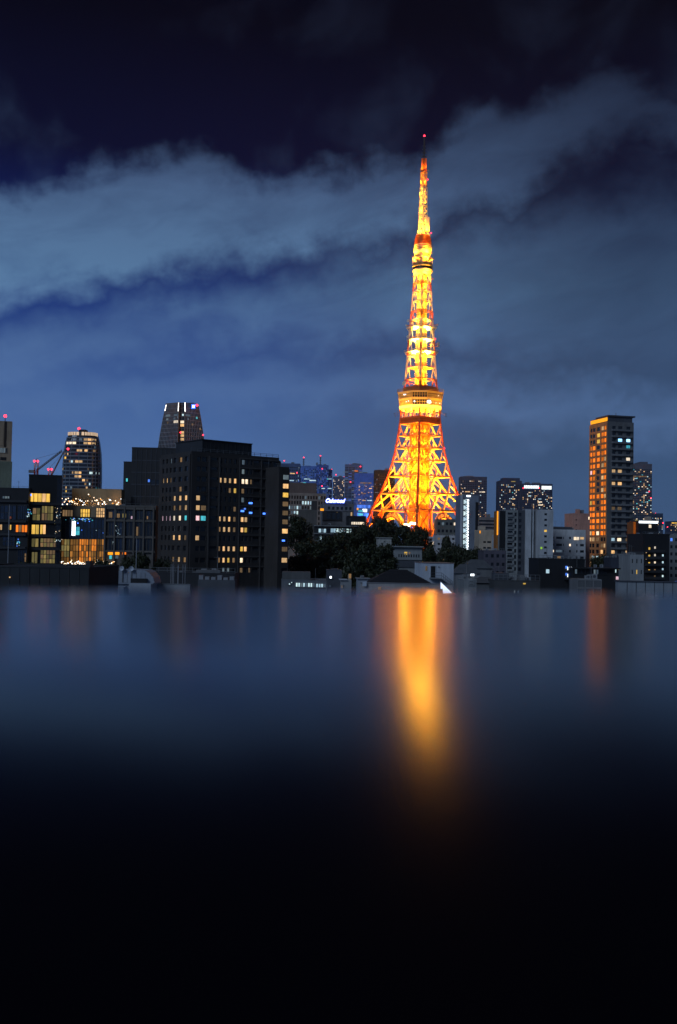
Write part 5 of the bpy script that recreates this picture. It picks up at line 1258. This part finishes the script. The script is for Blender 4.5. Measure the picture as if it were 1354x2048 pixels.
# ---- near roofs and walls just beyond the ledge
def near():
    r = random.Random(77)
    BLUEW = wall('blue_white_wall', (.62, .68, .76)); ROOF = wall('dark_roof', (.035, .034, .04), .8); LOWW = wall('low_wall', (.30, .33, .36))
    # white roof house with door and stair
    w = Bld('white_roof_house', 'white rooftop house with dark door and outside stair, near centre right', 846, 907.5, 1126, 183, 8, dep=7, mat=BLUEW, cat='house')
    f = lambda x: w.sz('R', 720 + x / 4.836, 1150)[0]; z = lambda y: w.sz('R', 880, 860 + y / 4.836)[1]
    w.slab('door', f(682), f(728), -.06, .02, z(1427), z(1320), BLACK); w.pane('R', f(632), f(648), z(1362), z(1318), L['dim'], .04)
    dr = MB(); 
    for a, b_ in ((f(676), f(682)), (f(728), f(734))): w.fbox(dr, 'R', a, b_, z(1427), z(1314), -.02, .1)
    w.fbox(dr, 'R', f(676), f(734), z(1316), z(1310), -.02, .1); dr.build('door_frame', BLUEW, w.root)
    w.slab('landing', f(670), f(775), -1.3, .02, z(1440), z(1429), LOWW)
    sx0, sx1, sz0, sz1 = f(775), f(880), z(1432), z(1515)
    n = 12
    for i in range(n):
        x = sx0 + (sx1 - sx0) * i / n; zz = sz0 + (sz1 - sz0) * (i + 1) / n; w.slab('stair_step', x, x + (sx1 - sx0) / n + .03, -1.2, -.1, zz, zz + .08, LOWW)
    rb = MB()
    for i in range(7):
        t = i / 6; x = sx0 + (sx1 - sx0) * t; zz = sz0 + (sz1 - sz0) * t; rb.bar((x, -1.22, zz), (x, -1.22, zz + 1.0), .05)
    for h in (.5, 1.0): rb.bar((f(672), -1.22, sz0 + h), (sx0, -1.22, sz0 + h), .05); rb.bar((sx0, -1.22, sz0 + h), (sx1, -1.22, sz1 + h), .05)
    rb.bar((f(672), -1.22, sz0), (f(672), -1.22, sz0 + 1), .05); rb.build('stair_rail', SLATE, w.root)
    w.slab('roof_coping', -.1, w.w + .1, -.12, 7.1, w.h, w.h + .1, wall('coping', (.4, .3, .26)))
    piece('wall_lamp', SLATE, w.root, (f(760), -.1, z(1325)), (.2, .2, .15))
    # lower white wall beside it
    l = Bld('low_white_wall', 'long low whitish wall along the near edge in front of the dark hip roof', 722, 905, 1166, 150, 2, dep=1.0, mat=wall('near_white', (.50, .47, .46)), cat='wall')
    l.slab('coping', -.1, l.w + .1, -.1, 1.1, l.h, l.h + .08, LOWW)
    for x in (757, 760, 843): l.pxpanes('R', x, 1174, x + 1.4, 1180, L['dim'], out=.05, gap=0)
    l.pxpanes('R', 716.5 + 8, 1163, 733, 1172, wall('pale_blue_panel', (.55, .62, .72)), out=.4, name='panel', gap=0)
    # bright triangle: lit glass gable
    A = at(880.5, 1163, 120); root = empty('lit_glass_gable', (A.x, 120, ground(A.x, 120))); tag(root, 'small brilliant white triangular glass gable at the ledge edge', 'glass gable')
    P = [at(880.5, 1162.5, 120), at(906.5, 1187, 120), at(886.5, 1187.5, 120), at(885.5, 1177, 120), at(881.5, 1178, 120)]
    lo = root.location; b = MB(); k = len(P)
    pts = [p - lo for p in P]; b.v = [tuple(p) for p in pts] + [tuple(p + Vector((0, .15, 0))) for p in pts]
    b.f = [tuple(range(k)), tuple(reversed(range(k, 2 * k)))] + [(i, i + k, (i + 1) % k + k, (i + 1) % k) for i in range(k)]
    b.build('lit_pane', glow('gable_glow', (.62, .76, 1.0), 1.6), root)
    for p, q in ((pts[0], pts[1]), (pts[1], pts[2]), (pts[0], Vector((pts[0].x, 0, pts[2].z)))): rod('gable_frame', LOWW, root, p + Vector((0, -.05, 0)), q + Vector((0, -.05, 0)), .09)
    x0, x1 = pts[0].x - .3, pts[1].x + .5
    b = MB(); b.box(x0, x1, .3, 4, 0, pts[2].z - .05); b.build('wall', LOWW, root)
    # dark hip roof
    C = at(800, 1166, 165); hw = (865 - 736) / 2 / FPX * 165
    root = empty('hip_roof_house', (C.x, 165, ground(C.x, 165))); tag(root, 'house under a wide near black hip roof, before the trees', 'house')
    ze = C.z - root.location.z; zt = at(800, 1141, 168).z - root.location.z; rd = 1.6
    b = MB(); b.v = [(-hw, 0, ze), (hw, 0, ze), (hw, 9, ze), (-hw, 9, ze), (-rd, 4.5, zt), (rd, 4.5, zt)]
    b.f = [(0, 1, 5, 4), (1, 2, 5), (2, 3, 4, 5), (3, 0, 4), (3, 2, 1, 0)]; b.build('roof', ROOF, root)
    for i in range(1, 9):
        t = i / 9; zz = ze + (zt - ze) * t; x_ = hw + (rd - hw) * t; rod('roof_batten', ROOF, root, (-x_, 4.5 * t - .03, zz + .03), (x_, 4.5 * t - .03, zz + .03), .07)
    b = MB(); b.box(-hw + .6, hw - .6, .6, 8.4, 0, ze - .01); b.build('wall', wall('near_wall', (.22, .22, .23)), root)
    rod('ridge_cap', ROOF, root, (-rd, 4.5, zt), (rd, 4.5, zt), .25)
    # pale house among the trees
    h = Bld('pale_villa', 'pale flat roofed villa with a row of small windows among the trees', 787, 844, 1094, 300, 5, dep=10, mat=wall('villa_grey', (.34, .36, .36)), cat='house')
    g = lambda x: h.sz('R', 720 + x / 4.836, 1110)[0]; zh = lambda y: h.sz('R', 820, 860 + y / 4.836)[1]
    cols = [(g(x), g(x + 13)) for x in [370 + 24 * i for i in range(9)]]
    h.grid('R', cols, [(zh(1232), zh(1203))], 0, h.w, zh(1250), zh(1195), rec=.25)
    h.pane('R', g(428), g(456), zh(1208), zh(1180), L['yel'], .05); h.pane('R', g(472), g(485), zh(1205), zh(1182), L['dim'], .05)
    h.slab('eave', -.8, h.w + .4, -1.0, 10.2, h.h, h.h + .35, h.mat); h.slab('floor_ledge', -.1, h.w, -.5, .02, zh(1256), zh(1250), h.mat)
    h.slab('lower_storey', -1.5, h.w - 1, -.3, .02, zh(1330), zh(1262), SLATE)
    h2 = Bld('villa_roof_room', 'small whitish roof room left of the pale villa', 757, 783, 1076, 310, 4, dep=6, mat=wall('villa_white', (.5, .5, .46)), cat='house')
    h2.pxpanes('R', 767, 1081, 770, 1085, GL, frame=h2.mat); h2.slab('eave', -.3, h2.w + .3, -.4, 6.2, h2.h, h2.h + .2, h2.mat)
    h2.slab('lower_roof', h2.w * .4, h2.w + 4, -1, 6, 0, h2.h - 2.6, h2.mat)
    # low building with strip window
    s = Bld('strip_window_house', 'low grey building with one long strip of cool lit windows', 563, 656, 1160, 200, 2, dep=9, mat=wall('strip_grey', (.22, .24, .27)), cat='house')
    s.pxpanes('R', 591, 1165.5, 630, 1174, [L['cool'], L['cool'], L['coold']], 8, 1, frame=s.mat); s.pxpanes('R', 631.5, 1167, 652, 1175, [L['cool'], L['coold']], 4, 1, frame=s.mat)
    s.pxpanes('R', 577, 1166, 581, 1170, L['cool'], frame=s.mat); s.pxpanes('R', 581.5, 1163.5, 585, 1166.5, L['cool'], frame=s.mat)
    s.slab('roof_room', .1, s.w * .62, 1.0, 7, s.h, s.h + 1.6, wall('roof_room_grey', (.16, .165, .165))); s.parapet(.12, .15)
    rod('aerial', STEEL, s.root, (s.w * .73, 2, s.h), (s.w * .73, 2, s.h + 2.4), .06)
    t = Bld('dark_cube_house', 'dark cube house with one bright square window beside the strip windows', 655, 684, 1141, 196, 3, dep=6, mat=SLATE, cat='house')
    t.pxpanes('R', 658.5, 1151.5, 664, 1157.5, L['whitehot'], frame=SLATE); t.pxpanes('R', 658, 1170, 662, 1174, L['coold'], frame=SLATE); t.parapet(.15, .2)
    t.slab('roof_dome_base', t.w * .3, t.w * .75, 1, 3.5, t.h, t.h + .35, SLATE)
    u = Bld('little_lit_kiosk', 'tiny block with warm doorway right of the dark cube house', 682, 703, 1160, 190, 2, dep=4, mat=wall('kiosk', (.36, .38, .40)), cat='house')
    u.pxpanes('R', 682, 1170, 685.5, 1177, L['dim'], frame=u.mat); u.slab('roof_slab', -.3, u.w * .6, -.4, 4.2, u.h, u.h + .12, BLUEW); u.slab('lamp_box', u.w * .7, u.w, .5, 2, u.h - .1, u.h + 1.1, wall('lit_beige', (.5, .44, .33)))
    u.pxpanes('R', 697, 1147, 703, 1157, L['dim'], out=.02)
    u2 = Bld('grey_shed_roof', 'small pale shed at the left end of the low white wall', 716, 738, 1158, 170, 3, dep=4, mat=wall('shed', (.40, .45, .52)), cat='shed')
    b = MB(); b.prism([(-.2, -.3), (u2.w + .2, -.3), (u2.w + .2, 4.2), (-.2, 4.2)], u2.h, u2.h + .15); b.build('roof_slab', LOWW, u2.root)
    u2.slab('vent', .5, 1.1, 1, 1.6, u2.h + .15, u2.h + .6, STEEL)
    # right: sloped roof houses
    def gable(label, x0, x1, ye, yr, Y, mat, a=0, dep=7):
        g_ = Bld('gable_house', label, x0, x1, ye, Y, a, dep=dep, mat=mat, cat='house', group='small houses beyond the ledge')
        zr = at((x0 + x1) / 2, yr, Y + dep / 2).z - g_.zb
        b = MB(); W = g_.w; b.v = [(-.4, -.4, g_.h - .05), (W + .4, -.4, g_.h - .05), (W + .4, dep + .4, g_.h - .05), (-.4, dep + .4, g_.h - .05), (W * .25, dep / 2, zr), (W * .75, dep / 2, zr)]
        b.f = [(0, 1, 5, 4), (1, 2, 5), (2, 3, 4, 5), (3, 0, 4), (3, 2, 1, 0)]; b.build('roof', wall('slate_roof', (.13, .14, .155)), g_.root)
        return g_
    a = gable('grey hip roofed house right of the white roof house', 912, 960, 1146, 1128, 215, wall('house_grey', (.27, .28, .29)))
    c = Bld('rolled_shutter_house', 'grey flat house with shutters and a brilliant lamp on its roof', 928, 953, 1160, 170, 4, dep=6, mat=wall('shutter_grey', (.32, .34, .35)), cat='house')
    for y in (1162, 1167.5): c.pxpanes('R', 938, y, 947, y + 2.6, BLACK, frame=c.mat, name='shutter')
    c.parapet(.12, .2); piece('roof_lamp', L['whitehot'], c.root, (c.w * .72, .5, c.h + .9), (.62, .2, .42)); rod('lamp_post', STEEL, c.root, (c.w * .72, .65, c.h), (c.w * .72, .65, c.h + .8), .08)
    d = gable('low dark roofed house with a small cool lit window', 953, 996, 1165, 1154, 180, wall('house_dark', (.15, .16, .17)))
    d.pxpanes('R', 984, 1167, 990, 1173, L['cool'], frame=d.mat); d.pxpanes('R', 988, 1154, 991, 1156.5, L['white'], out=.5, name='porch_lamp', gap=0)
    e = gable('dim house with a tall triangular roof behind the shutter house', 935, 985, 1136, 1119, 260, wall('house_mid', (.22, .225, .23)), 6)
    g_ = Bld('long_dark_shed', 'long dark shed with small lit windows in front of the ribbed apartments', 988, 1080, 1161, 175, 1, dep=6, mat=wall('shed_dark', (.09, .095, .10)), cat='shed')
    for x, m in ((1027, 'coold'), (1034, 'coold'), (1048, 'cool')): g_.pxpanes('R', x, 1180, x + (2 if m == 'cool' else 4), 1187, L[m], frame=g_.mat)
    g_.pxpanes('R', 1046, 1166, 1051, 1168.5, L['yel'], out=.1, name='lamp', gap=0); g_.parapet(.12, .2); rod('aerial', STEEL, g_.root, (g_.w * .47, 1, g_.h), (g_.w * .47, 1, g_.h + 3.2), .05)
    g_.slab('roof_room', g_.w * .05, g_.w * .35, 1, 5, g_.h, g_.h + 1.3, SLATE); g_.slab('roof_unit', g_.w * .6, g_.w * .7, 1, 3, g_.h, g_.h + .9, GREY)
    p = Bld('purple_flats', 'dim mauve low flats left of the ribbed apartments', 968, 1012, 1103, 330, 3, dep=10, mat=wall('mauve_wall', (.13, .12, .15)), cat='apartment block')
    p.even('R', 4, 6, .5, .4, rec=.25, litf=lambda i, j: L['dim'] if (i, j) == (2, 1) else None); p.parapet(.4)
    # dark block with blue lit balconies
    q = Bld('blue_balcony_block', 'black low block with blue white lit balcony corner, right of centre', 1077, 1170, 1119, 250, 3, dep=10, mat=BLACK)
    q.pxpanes('R', 1091, 1138, 1099, 1147, L['cool'], 1, 1, frame=CHAR)
    for y0, y1 in ((1133, 1141), (1147, 1155)):
        q.pxpanes('R', 1133, y0, 1144, y1, L['whitehot'], 3, 1, out=.4, name='balcony_light', gap=.25); q.pxpanes('R', 1130, y0 - 1, 1134, y0 + 4, L['blue'], out=.45, name='balcony_light', gap=0)
    q.parapet(.3)
    for zz in (1144, 1158): z_ = q.sz('R', 1140, zz)[1]; q.slab('balcony', q.w * .55, q.w * .82, -1.1, .02, z_ - .2, z_ + .15, CHAR)
    v = Bld('long_veranda_block', 'long black block with a dim row of cool veranda windows', 1146, 1236, 1135, 245, 1, dep=10, mat=BLACK)
    v.pxpanes('R', 1149, 1139, 1213, 1148, [L['coold'], GL, GL], 12, 1, frame=BLACK); v.pxpanes('R', 1230, 1139, 1232, 1145, L['cool'], out=.2, gap=0)
    v.slab('veranda_roof', -.3, v.w + .3, -1.2, .02, v.h - .25, v.h + .1, BLACK)
    v.pxpanes('R', 1231, 1153, 1236, 1159, L['pink'], out=.4, name='lamp', gap=0)
    x = Bld('garage_front', 'grey shutter fronts below the veranda block', 1154, 1203, 1158, 200, 1, dep=6, mat=GREY, cat='garage')
    x.even('R', 3, 2, .85, .8, z=(x.h - 3.4, x.h - .1), rec=.15, litf=lambda i, j: wall('shutter_dark', (.14, .15, .16)))
    y = Bld('yellow_window_house', 'dark little house with yellow windows below the orange lit high-rise', 1222, 1262, 1117, 310, 2, dep=8, mat=wall('house_navy', (.06, .07, .10)), cat='house')
    y.pxpanes('R', 1239, 1130, 1246, 1136, L['yel'], frame=y.mat); y.pxpanes('R', 1252, 1115.5 + 3, 1256, 1123, L['dim'], frame=y.mat); y.pxpanes('R', 1232, 1136, 1246, 1140, L['green'], frame=y.mat); y.parapet(.3)
    z_ = Bld('blue_grey_wall', 'long blue grey garden wall along the right edge near the ledge', 1236, 1400, 1163, 130, 0, dep=1.2, mat=wall('garden_wall', (.34, .38, .42)), cat='wall')
    z_.slab('coping', -.1, z_.w + .1, -.15, 1.3, z_.h, z_.h + .12, SLATE)
    for i in range(1, 9): z_.slab('wall_joint', z_.w * i / 9 - .04, z_.w * i / 9 + .04, -.05, .02, 0, z_.h - .02, SLATE)
    # left: vault-roofed house with dishes
    k = Bld('vault_roof_house', 'pale house with rounded roof and two satellite dishes, lower left', 205, 305, 1166, 140, 2, dep=8, mat=wall('vault_wall', (.36, .41, .50)), cat='house')
    zk = lambda yy: k.sz('R', 250, 780 + yy / 3.982)[1]; fk = lambda xx: k.sz('R', xx / 3.982, 1150)[0]
    b = MB(); prof = [(fk(865), zk(1535)), (fk(880), zk(1500)), (fk(905), zk(1465)), (fk(940), zk(1440)), (fk(975), zk(1430)), (fk(1150), zk(1436)), (fk(1185), zk(1455)), (fk(1215), zk(1490)), (fk(1228), zk(1535))]
    for px_, pz in prof: b.v += [(px_, .6, pz), (px_, 7, pz)]
    nn = len(prof); b.f = [(2*i, 2*i+2, 2*i+3, 2*i+1) for i in range(nn - 1)] + [tuple(2*i for i in reversed(range(nn))), tuple(2*i+1 for i in range(nn))]
    b.build('vault_roof', wall('vault_roof', (.33, .38, .46), .6), k.root)
    for i in range(1, 8): rod('roof_seam', STEEL, k.root, (fk(900 + 36 * i), .58, zk(1440) - .25), (fk(900 + 36 * i), .58, zk(1535)), .04)
    k.slab('veranda_shade', fk(1040), fk(1170), .1, .62, zk(1545), zk(1500), BLACK); k.slab('eave', fk(815), fk(1225), -.4, .7, zk(1542), zk(1536), k.mat)
    k.slab('front_wing', fk(815), fk(1010), -2.2, -.02, 0, zk(1562), wall('wing_pale', (.46, .53, .64))); k.slab('front_wing', fk(1042), fk(1215), -1.4, -.02, 0, zk(1540), wall('wing_pale2', (.55, .62, .72)))
    k.pane('R', fk(822), fk(895), zk(1545), zk(1500), GL, .06); k.parapet(.08, .15)
    for i, xx in enumerate((970, 1040)):
        dd = MB(); rr = 5.0 / FPX * 140; dd.lathe([(0, .03), (.05, rr * .5), (.13, rr * .85), (.19, rr), (.21, rr), (.15, rr * .82), (.07, rr * .45), (.03, .03)], 18)
        o = dd.build('satellite_dish', wall('dish_white', (.6, .66, .75), .5), k.root); o.location = (fk(xx), .3, zk(1424)); o.rotation_euler = (math.radians(75), 0, math.radians(-18 if i == 0 else 12))
        rod('dish_arm', STEEL, o, (0, 0, .1), (0, rr * .4, rr * 1.1), .03); rod('dish_post', STEEL, k.root, (fk(xx), .45, zk(1535)), (fk(xx), .45, zk(1424)), .06)
    # dark roof on the far left with a lamp, and the slim poles
    m = Bld('dark_flat_roof', 'broad dark flat roof in the lower left corner, nearest the ledge', -60, 178, 1133, 120, -2, dep=14, mat=wall('flat_roof_dark', (.045, .05, .055)))
    m.parapet(.15, .3)
    for i in range(1, 12): m.slab('wall_rib', m.w * i / 12 - .05, m.w * i / 12 + .05, -.06, .02, 0, m.h - .05, CHAR)
    m.slab('roof_block', m.w * .96, m.w * 1.0, .5, 2, m.h, m.h + .9, CHAR); piece('lamp', L['warm'], m.root, (m.w * .34, -.1, m.h - 1.2), (.12, .1, .16))
    lm = Bld('porch_house', 'low porch with a warm lit box lamp left of the vault roof house', 163, 206, 1166, 132, 1, dep=4, mat=wall('porch', (.05, .055, .065)), cat='house')
    piece('box_lamp', L['warm'], lm.root, (lm.w * .2, -.2, lm.h + .35), (.9, .5, .62)); lm.slab('lit_sill', lm.w * .42, lm.w, -.1, .6, lm.h, lm.h + .14, wall('sill_warm', (.6, .45, .28))); lm.slab('eave', -.1, lm.w + .1, -.3, 4, lm.h - .25, lm.h - .02, lm.mat)
    ln = Bld('low_pale_parapet', 'low pale parapet beyond the ledge, between vault roof house and thin masts', 303, 380, 1168, 145, 0, dep=.8, mat=wall('para_pale', (.36, .40, .44)), cat='wall')
    ln.slab('coping', -.05, ln.w + .05, -.08, .85, ln.h, ln.h + .06, LOWW)
    lo_ = Bld('dark_garden_building', 'dark low roofs in front of the apartment block', 300, 470, 1146, 190, 1, dep=9, mat=wall('garden_dark', (.05, .053, .06)))
    lo_.parapet(.2, .3); lo_.rooftop(4, 12, .9); lo_.slab('gable_step', lo_.w * .05, lo_.w * .3, 2, 6, lo_.h, lo_.h + 1.0, CHAR)
    lp = Bld('pale_roof_units', 'row of pale rooftop units under the right of the apartment block', 396, 470, 1159, 160, 0, dep=3, mat=wall('unit_base', (.12, .13, .15)), cat='rooftop units')
    for i in range(6): lp.slab('unit', lp.w * (i + .1) / 6, lp.w * (i + .8) / 6, .2, 1.6, lp.h, lp.h + r.uniform(.3, .8), wall('unit_pale', (.33, .35, .38)))
    def pole(label, x, y0, y1, Y, w=.09, base=None):
        A = at(x, y1, Y); gz = ground(A.x, Y); root = empty('thin_mast', (A.x, Y, gz)); tag(root, label, 'mast', 'thin masts on the near roofs')
        zt = at(x, y0, Y).z - gz; rod('shaft', wall('mast_grey', (.4, .42, .46)), root, (0, 0, 0), (0, 0, zt), w)
        rod('foot', STEEL, root, (0, 0, 0), (0, 0, .3), w * 3); b = MB(); b.lathe([(zt, w * .6), (zt + .1, w * .9), (zt + .2, .02)], 8); b.build('finial', STEEL, root)
    pole('tall thin mast rising above the vault roof house', 272, 1079, 1140, 150); pole('thin mast in front of the dark wing at the far left', 15, 1011, 1150, 150)
    for i, (x, y0) in enumerate(((341.5, 1131), (344.5, 1131), (347, 1132))): pole(['leftmost thin mast of the cluster below the apartment block', 'second thin mast of the cluster below the apartment block', 'third thin mast of the cluster below the apartment block'][i], x, y0, 1165, 148, .07)
    pole('thicker single mast right of the three clustered masts', 355.8, 1131, 1165, 148, .13); pole('fifth thin mast of the cluster below the apartment block', 365.3, 1131, 1165, 149, .08); pole('rightmost thin mast of the cluster below the apartment block', 369.8, 1131, 1165, 149, .08)
near()
for i, nm in enumerate(['rolled_shutter_house', 'long_dark_shed', 'purple_flats', 'blue_balcony_block', 'long_veranda_block', 'garage_front', 'yellow_window_house',
                        'dark_garden_building', 'white_apartments', 'ribbed_apartments', 'beige_walkup', 'pale_walkup', 'grey_gable_block', 'right_edge_block', 'stair_light_block', 'white_low_block', 'grey_block_by_tower', 'sign_hotel', 'low_office', 'low_glass_wing', 'terrace_wing', 'apartment_end_bay']):
    for s_ in ALL.get(nm, ()): s_.clutter(100 + i, 1.0 if s_.C.y < 350 else 1.25)

# ---- trees
def leaf_mat():
    m, t, N = newmat('night_foliage'); p = N.n('ShaderNodeBsdfPrincipled'); o = N.n('ShaderNodeOutputMaterial'); g = N.n('ShaderNodeNewGeometry'); oi = N.n('ShaderNodeObjectInfo')
    c = N.ramp(E(N, g.outputs['Random Per Island']), [(0, (.015, .021, .008, 1)), (.6, (.028, .036, .013, 1)), (1, (.05, .056, .02, 1))])
    N.put(p.inputs['Base Color'], c); p.inputs['Roughness'].default_value = .6; t.links.new(p.outputs[0], o.inputs[0]); return m
LEAF = leaf_mat(); BARK = wall('bark', (.06, .045, .035))
def crown_mesh(seed, conifer=False):
    r = random.Random(seed); b = MB(); cl = []
    for i in range(60):
        a = r.uniform(0, 2 * math.pi); v = r.uniform(-.9, 1); 
        rad = (.62 * math.sqrt(max(0, 1 - (v * .95) ** 2)) * r.uniform(.35, 1.0) if not conifer else .5 * (1 - (v + 1) / 2) * r.uniform(.3, 1) + .03)
        cl.append((Vector((rad * math.cos(a), rad * math.sin(a), .5 + v * .42)), r.uniform(.10, .21) * (1 if not conifer else .7)))
    for c, R in cl:
        for k in range(130):
            d = Vector((r.gauss(0, 1), r.gauss(0, 1), r.gauss(0, 1))); d.normalize(); p = c + d * R * r.uniform(.55, 1.08)
            s = r.uniform(.018, .042); u = Vector((r.gauss(0, 1), r.gauss(0, 1), r.gauss(0, .6))).normalized(); w = u.cross(d + Vector((.01, .02, .03))).normalized()
            b.quad(p - u * s - w * s * .5, p + u * s * .3 - w * s * .6, p + u * s + w * s * .3, p - u * s * .4 + w * s * .6)
    return b.mesh('crown', LEAF)
CR_M = [crown_mesh(s, s == 5) for s in (1, 2, 3, 4, 5)]
def trunk_mesh(seed):
    r = random.Random(seed); b = MB(); n = 8
    for (z, w) in ((0, .035), (.1, .026), (.35, .02), (.6, .012)): 
        for k in range(n): a = 2 * math.pi * k / n; b.v.append((w * math.cos(a) + .01 * math.sin(z * 9), w * math.sin(a), z))
    for j in range(3):
        for k in range(n): b.f.append((j*n+k, j*n+(k+1) % n, (j+1)*n+(k+1) % n, (j+1)*n+k))
    for i in range(7):
        a = i * 2.4; z = .22 + .05 * i; b.bar((0, 0, z), (.3 * math.cos(a), .3 * math.sin(a), z + .22), .014)
    return b.mesh('trunk', BARK)
TR_M = [trunk_mesh(i) for i in range(2)]
TREES = [ # px, top py, Y, width px, kind, label
    (594, 1032, 470, 62, 0, 'dark tree squeezed beside the right end of the apartment block'), (622, 1084, 400, 92, 1, 'low round tree under the concrete stair tower'),
    (662, 1076, 405, 95, 2, 'broad tree in front of the low office'), (700, 1060, 430, 90, 3, 'rounded tree right of the blue white office windows'),
    (735, 1050, 440, 80, 0, 'tall dark tree left of the tower foot'), (764, 1035, 470, 66, 1, 'tallest tree, overlapping the left leg of the lit tower'),
    (800, 1052, 520, 70, 2, 'round tree directly below the lamp bank of the tower'), (838, 1056, 510, 62, 3, 'dark tree below the tower shaft, just left of the pale base block'),
    (892, 1073, 430, 66, 4, 'pointed conifer right of the pale base block'), (915, 1092, 400, 62, 1, 'low tree left of the lit stair building'), (945, 1100, 380, 60, 2, 'low tree under the beige walkup'),
    (738, 1092, 285, 105, 3, 'broad dark tree left of the pale villa'), (768, 1090, 282, 62, 1, 'small dark tree before the villa roof room'), (650, 1110, 340, 110, 0, 'dark tree behind the strip window house'), (700, 1102, 330, 100, 1, 'dark tree behind the dark cube house'),
    (600, 1112, 345, 80, 2, 'dark tree behind the left end of the strip window house'), (860, 1098, 360, 50, 3, 'dark tree between pale villa and conifer'),
    (205, 1122, 260, 60, 2, 'dark bush shaped tree before the glowing hall'), (275, 1108, 265, 70, 0, 'dark tree before the terrace wing'), (60, 1128, 262, 100, 1, 'dark low tree before the glass club building'), (325, 1120, 270, 50, 3, 'dark tree at the foot of the apartment block'), (1200, 1112, 320, 60, 1, 'dark tree before the foot of the orange lit high-rise')]
for i, (px, py, Y, wpx, kd, lab) in enumerate(TREES):
    T = at(px, py, Y); gz = ground(T.x, Y); H = (T.z - gz); W = wpx / FPX * Y
    root = empty('tree' if kd != 4 else 'conifer_tree', (T.x, Y, gz), i * 1.3); tag(root, lab, 'tree', 'trees in front of the lit tower')
    c = bpy.data.objects.new('crown', CR_M[kd]); COL.objects.link(c); c.parent = root; ch = min(H * .92, W * 1.15); c.scale = (W / 1.35, W / 1.35, ch); c.location = (0, 0, H - ch)
    t = bpy.data.objects.new('trunk', TR_M[i % 2]); COL.objects.link(t); t.parent = root; t.scale = (H * .8, H * .8, H)

# ---- night air: thin even haze round the whole place
def haze():
    m, t, N = newmat('night_haze'); v = N.n('ShaderNodeVolumePrincipled'); o = N.n('ShaderNodeOutputMaterial')
    v.inputs['Color'].default_value = (.82, .88, 1.0, 1); v.inputs['Density'].default_value = HAZE; v.inputs['Anisotropy'].default_value = .35
    t.links.new(v.outputs[0], o.inputs['Volume'])
    b = MB(); b.box(-6100, 6100, -2600, 8100, -2.5, 345); h = b.build('haze', m); tag(h, kind='stuff'); h.visible_shadow = True
HAZE = 2.5e-5
haze()
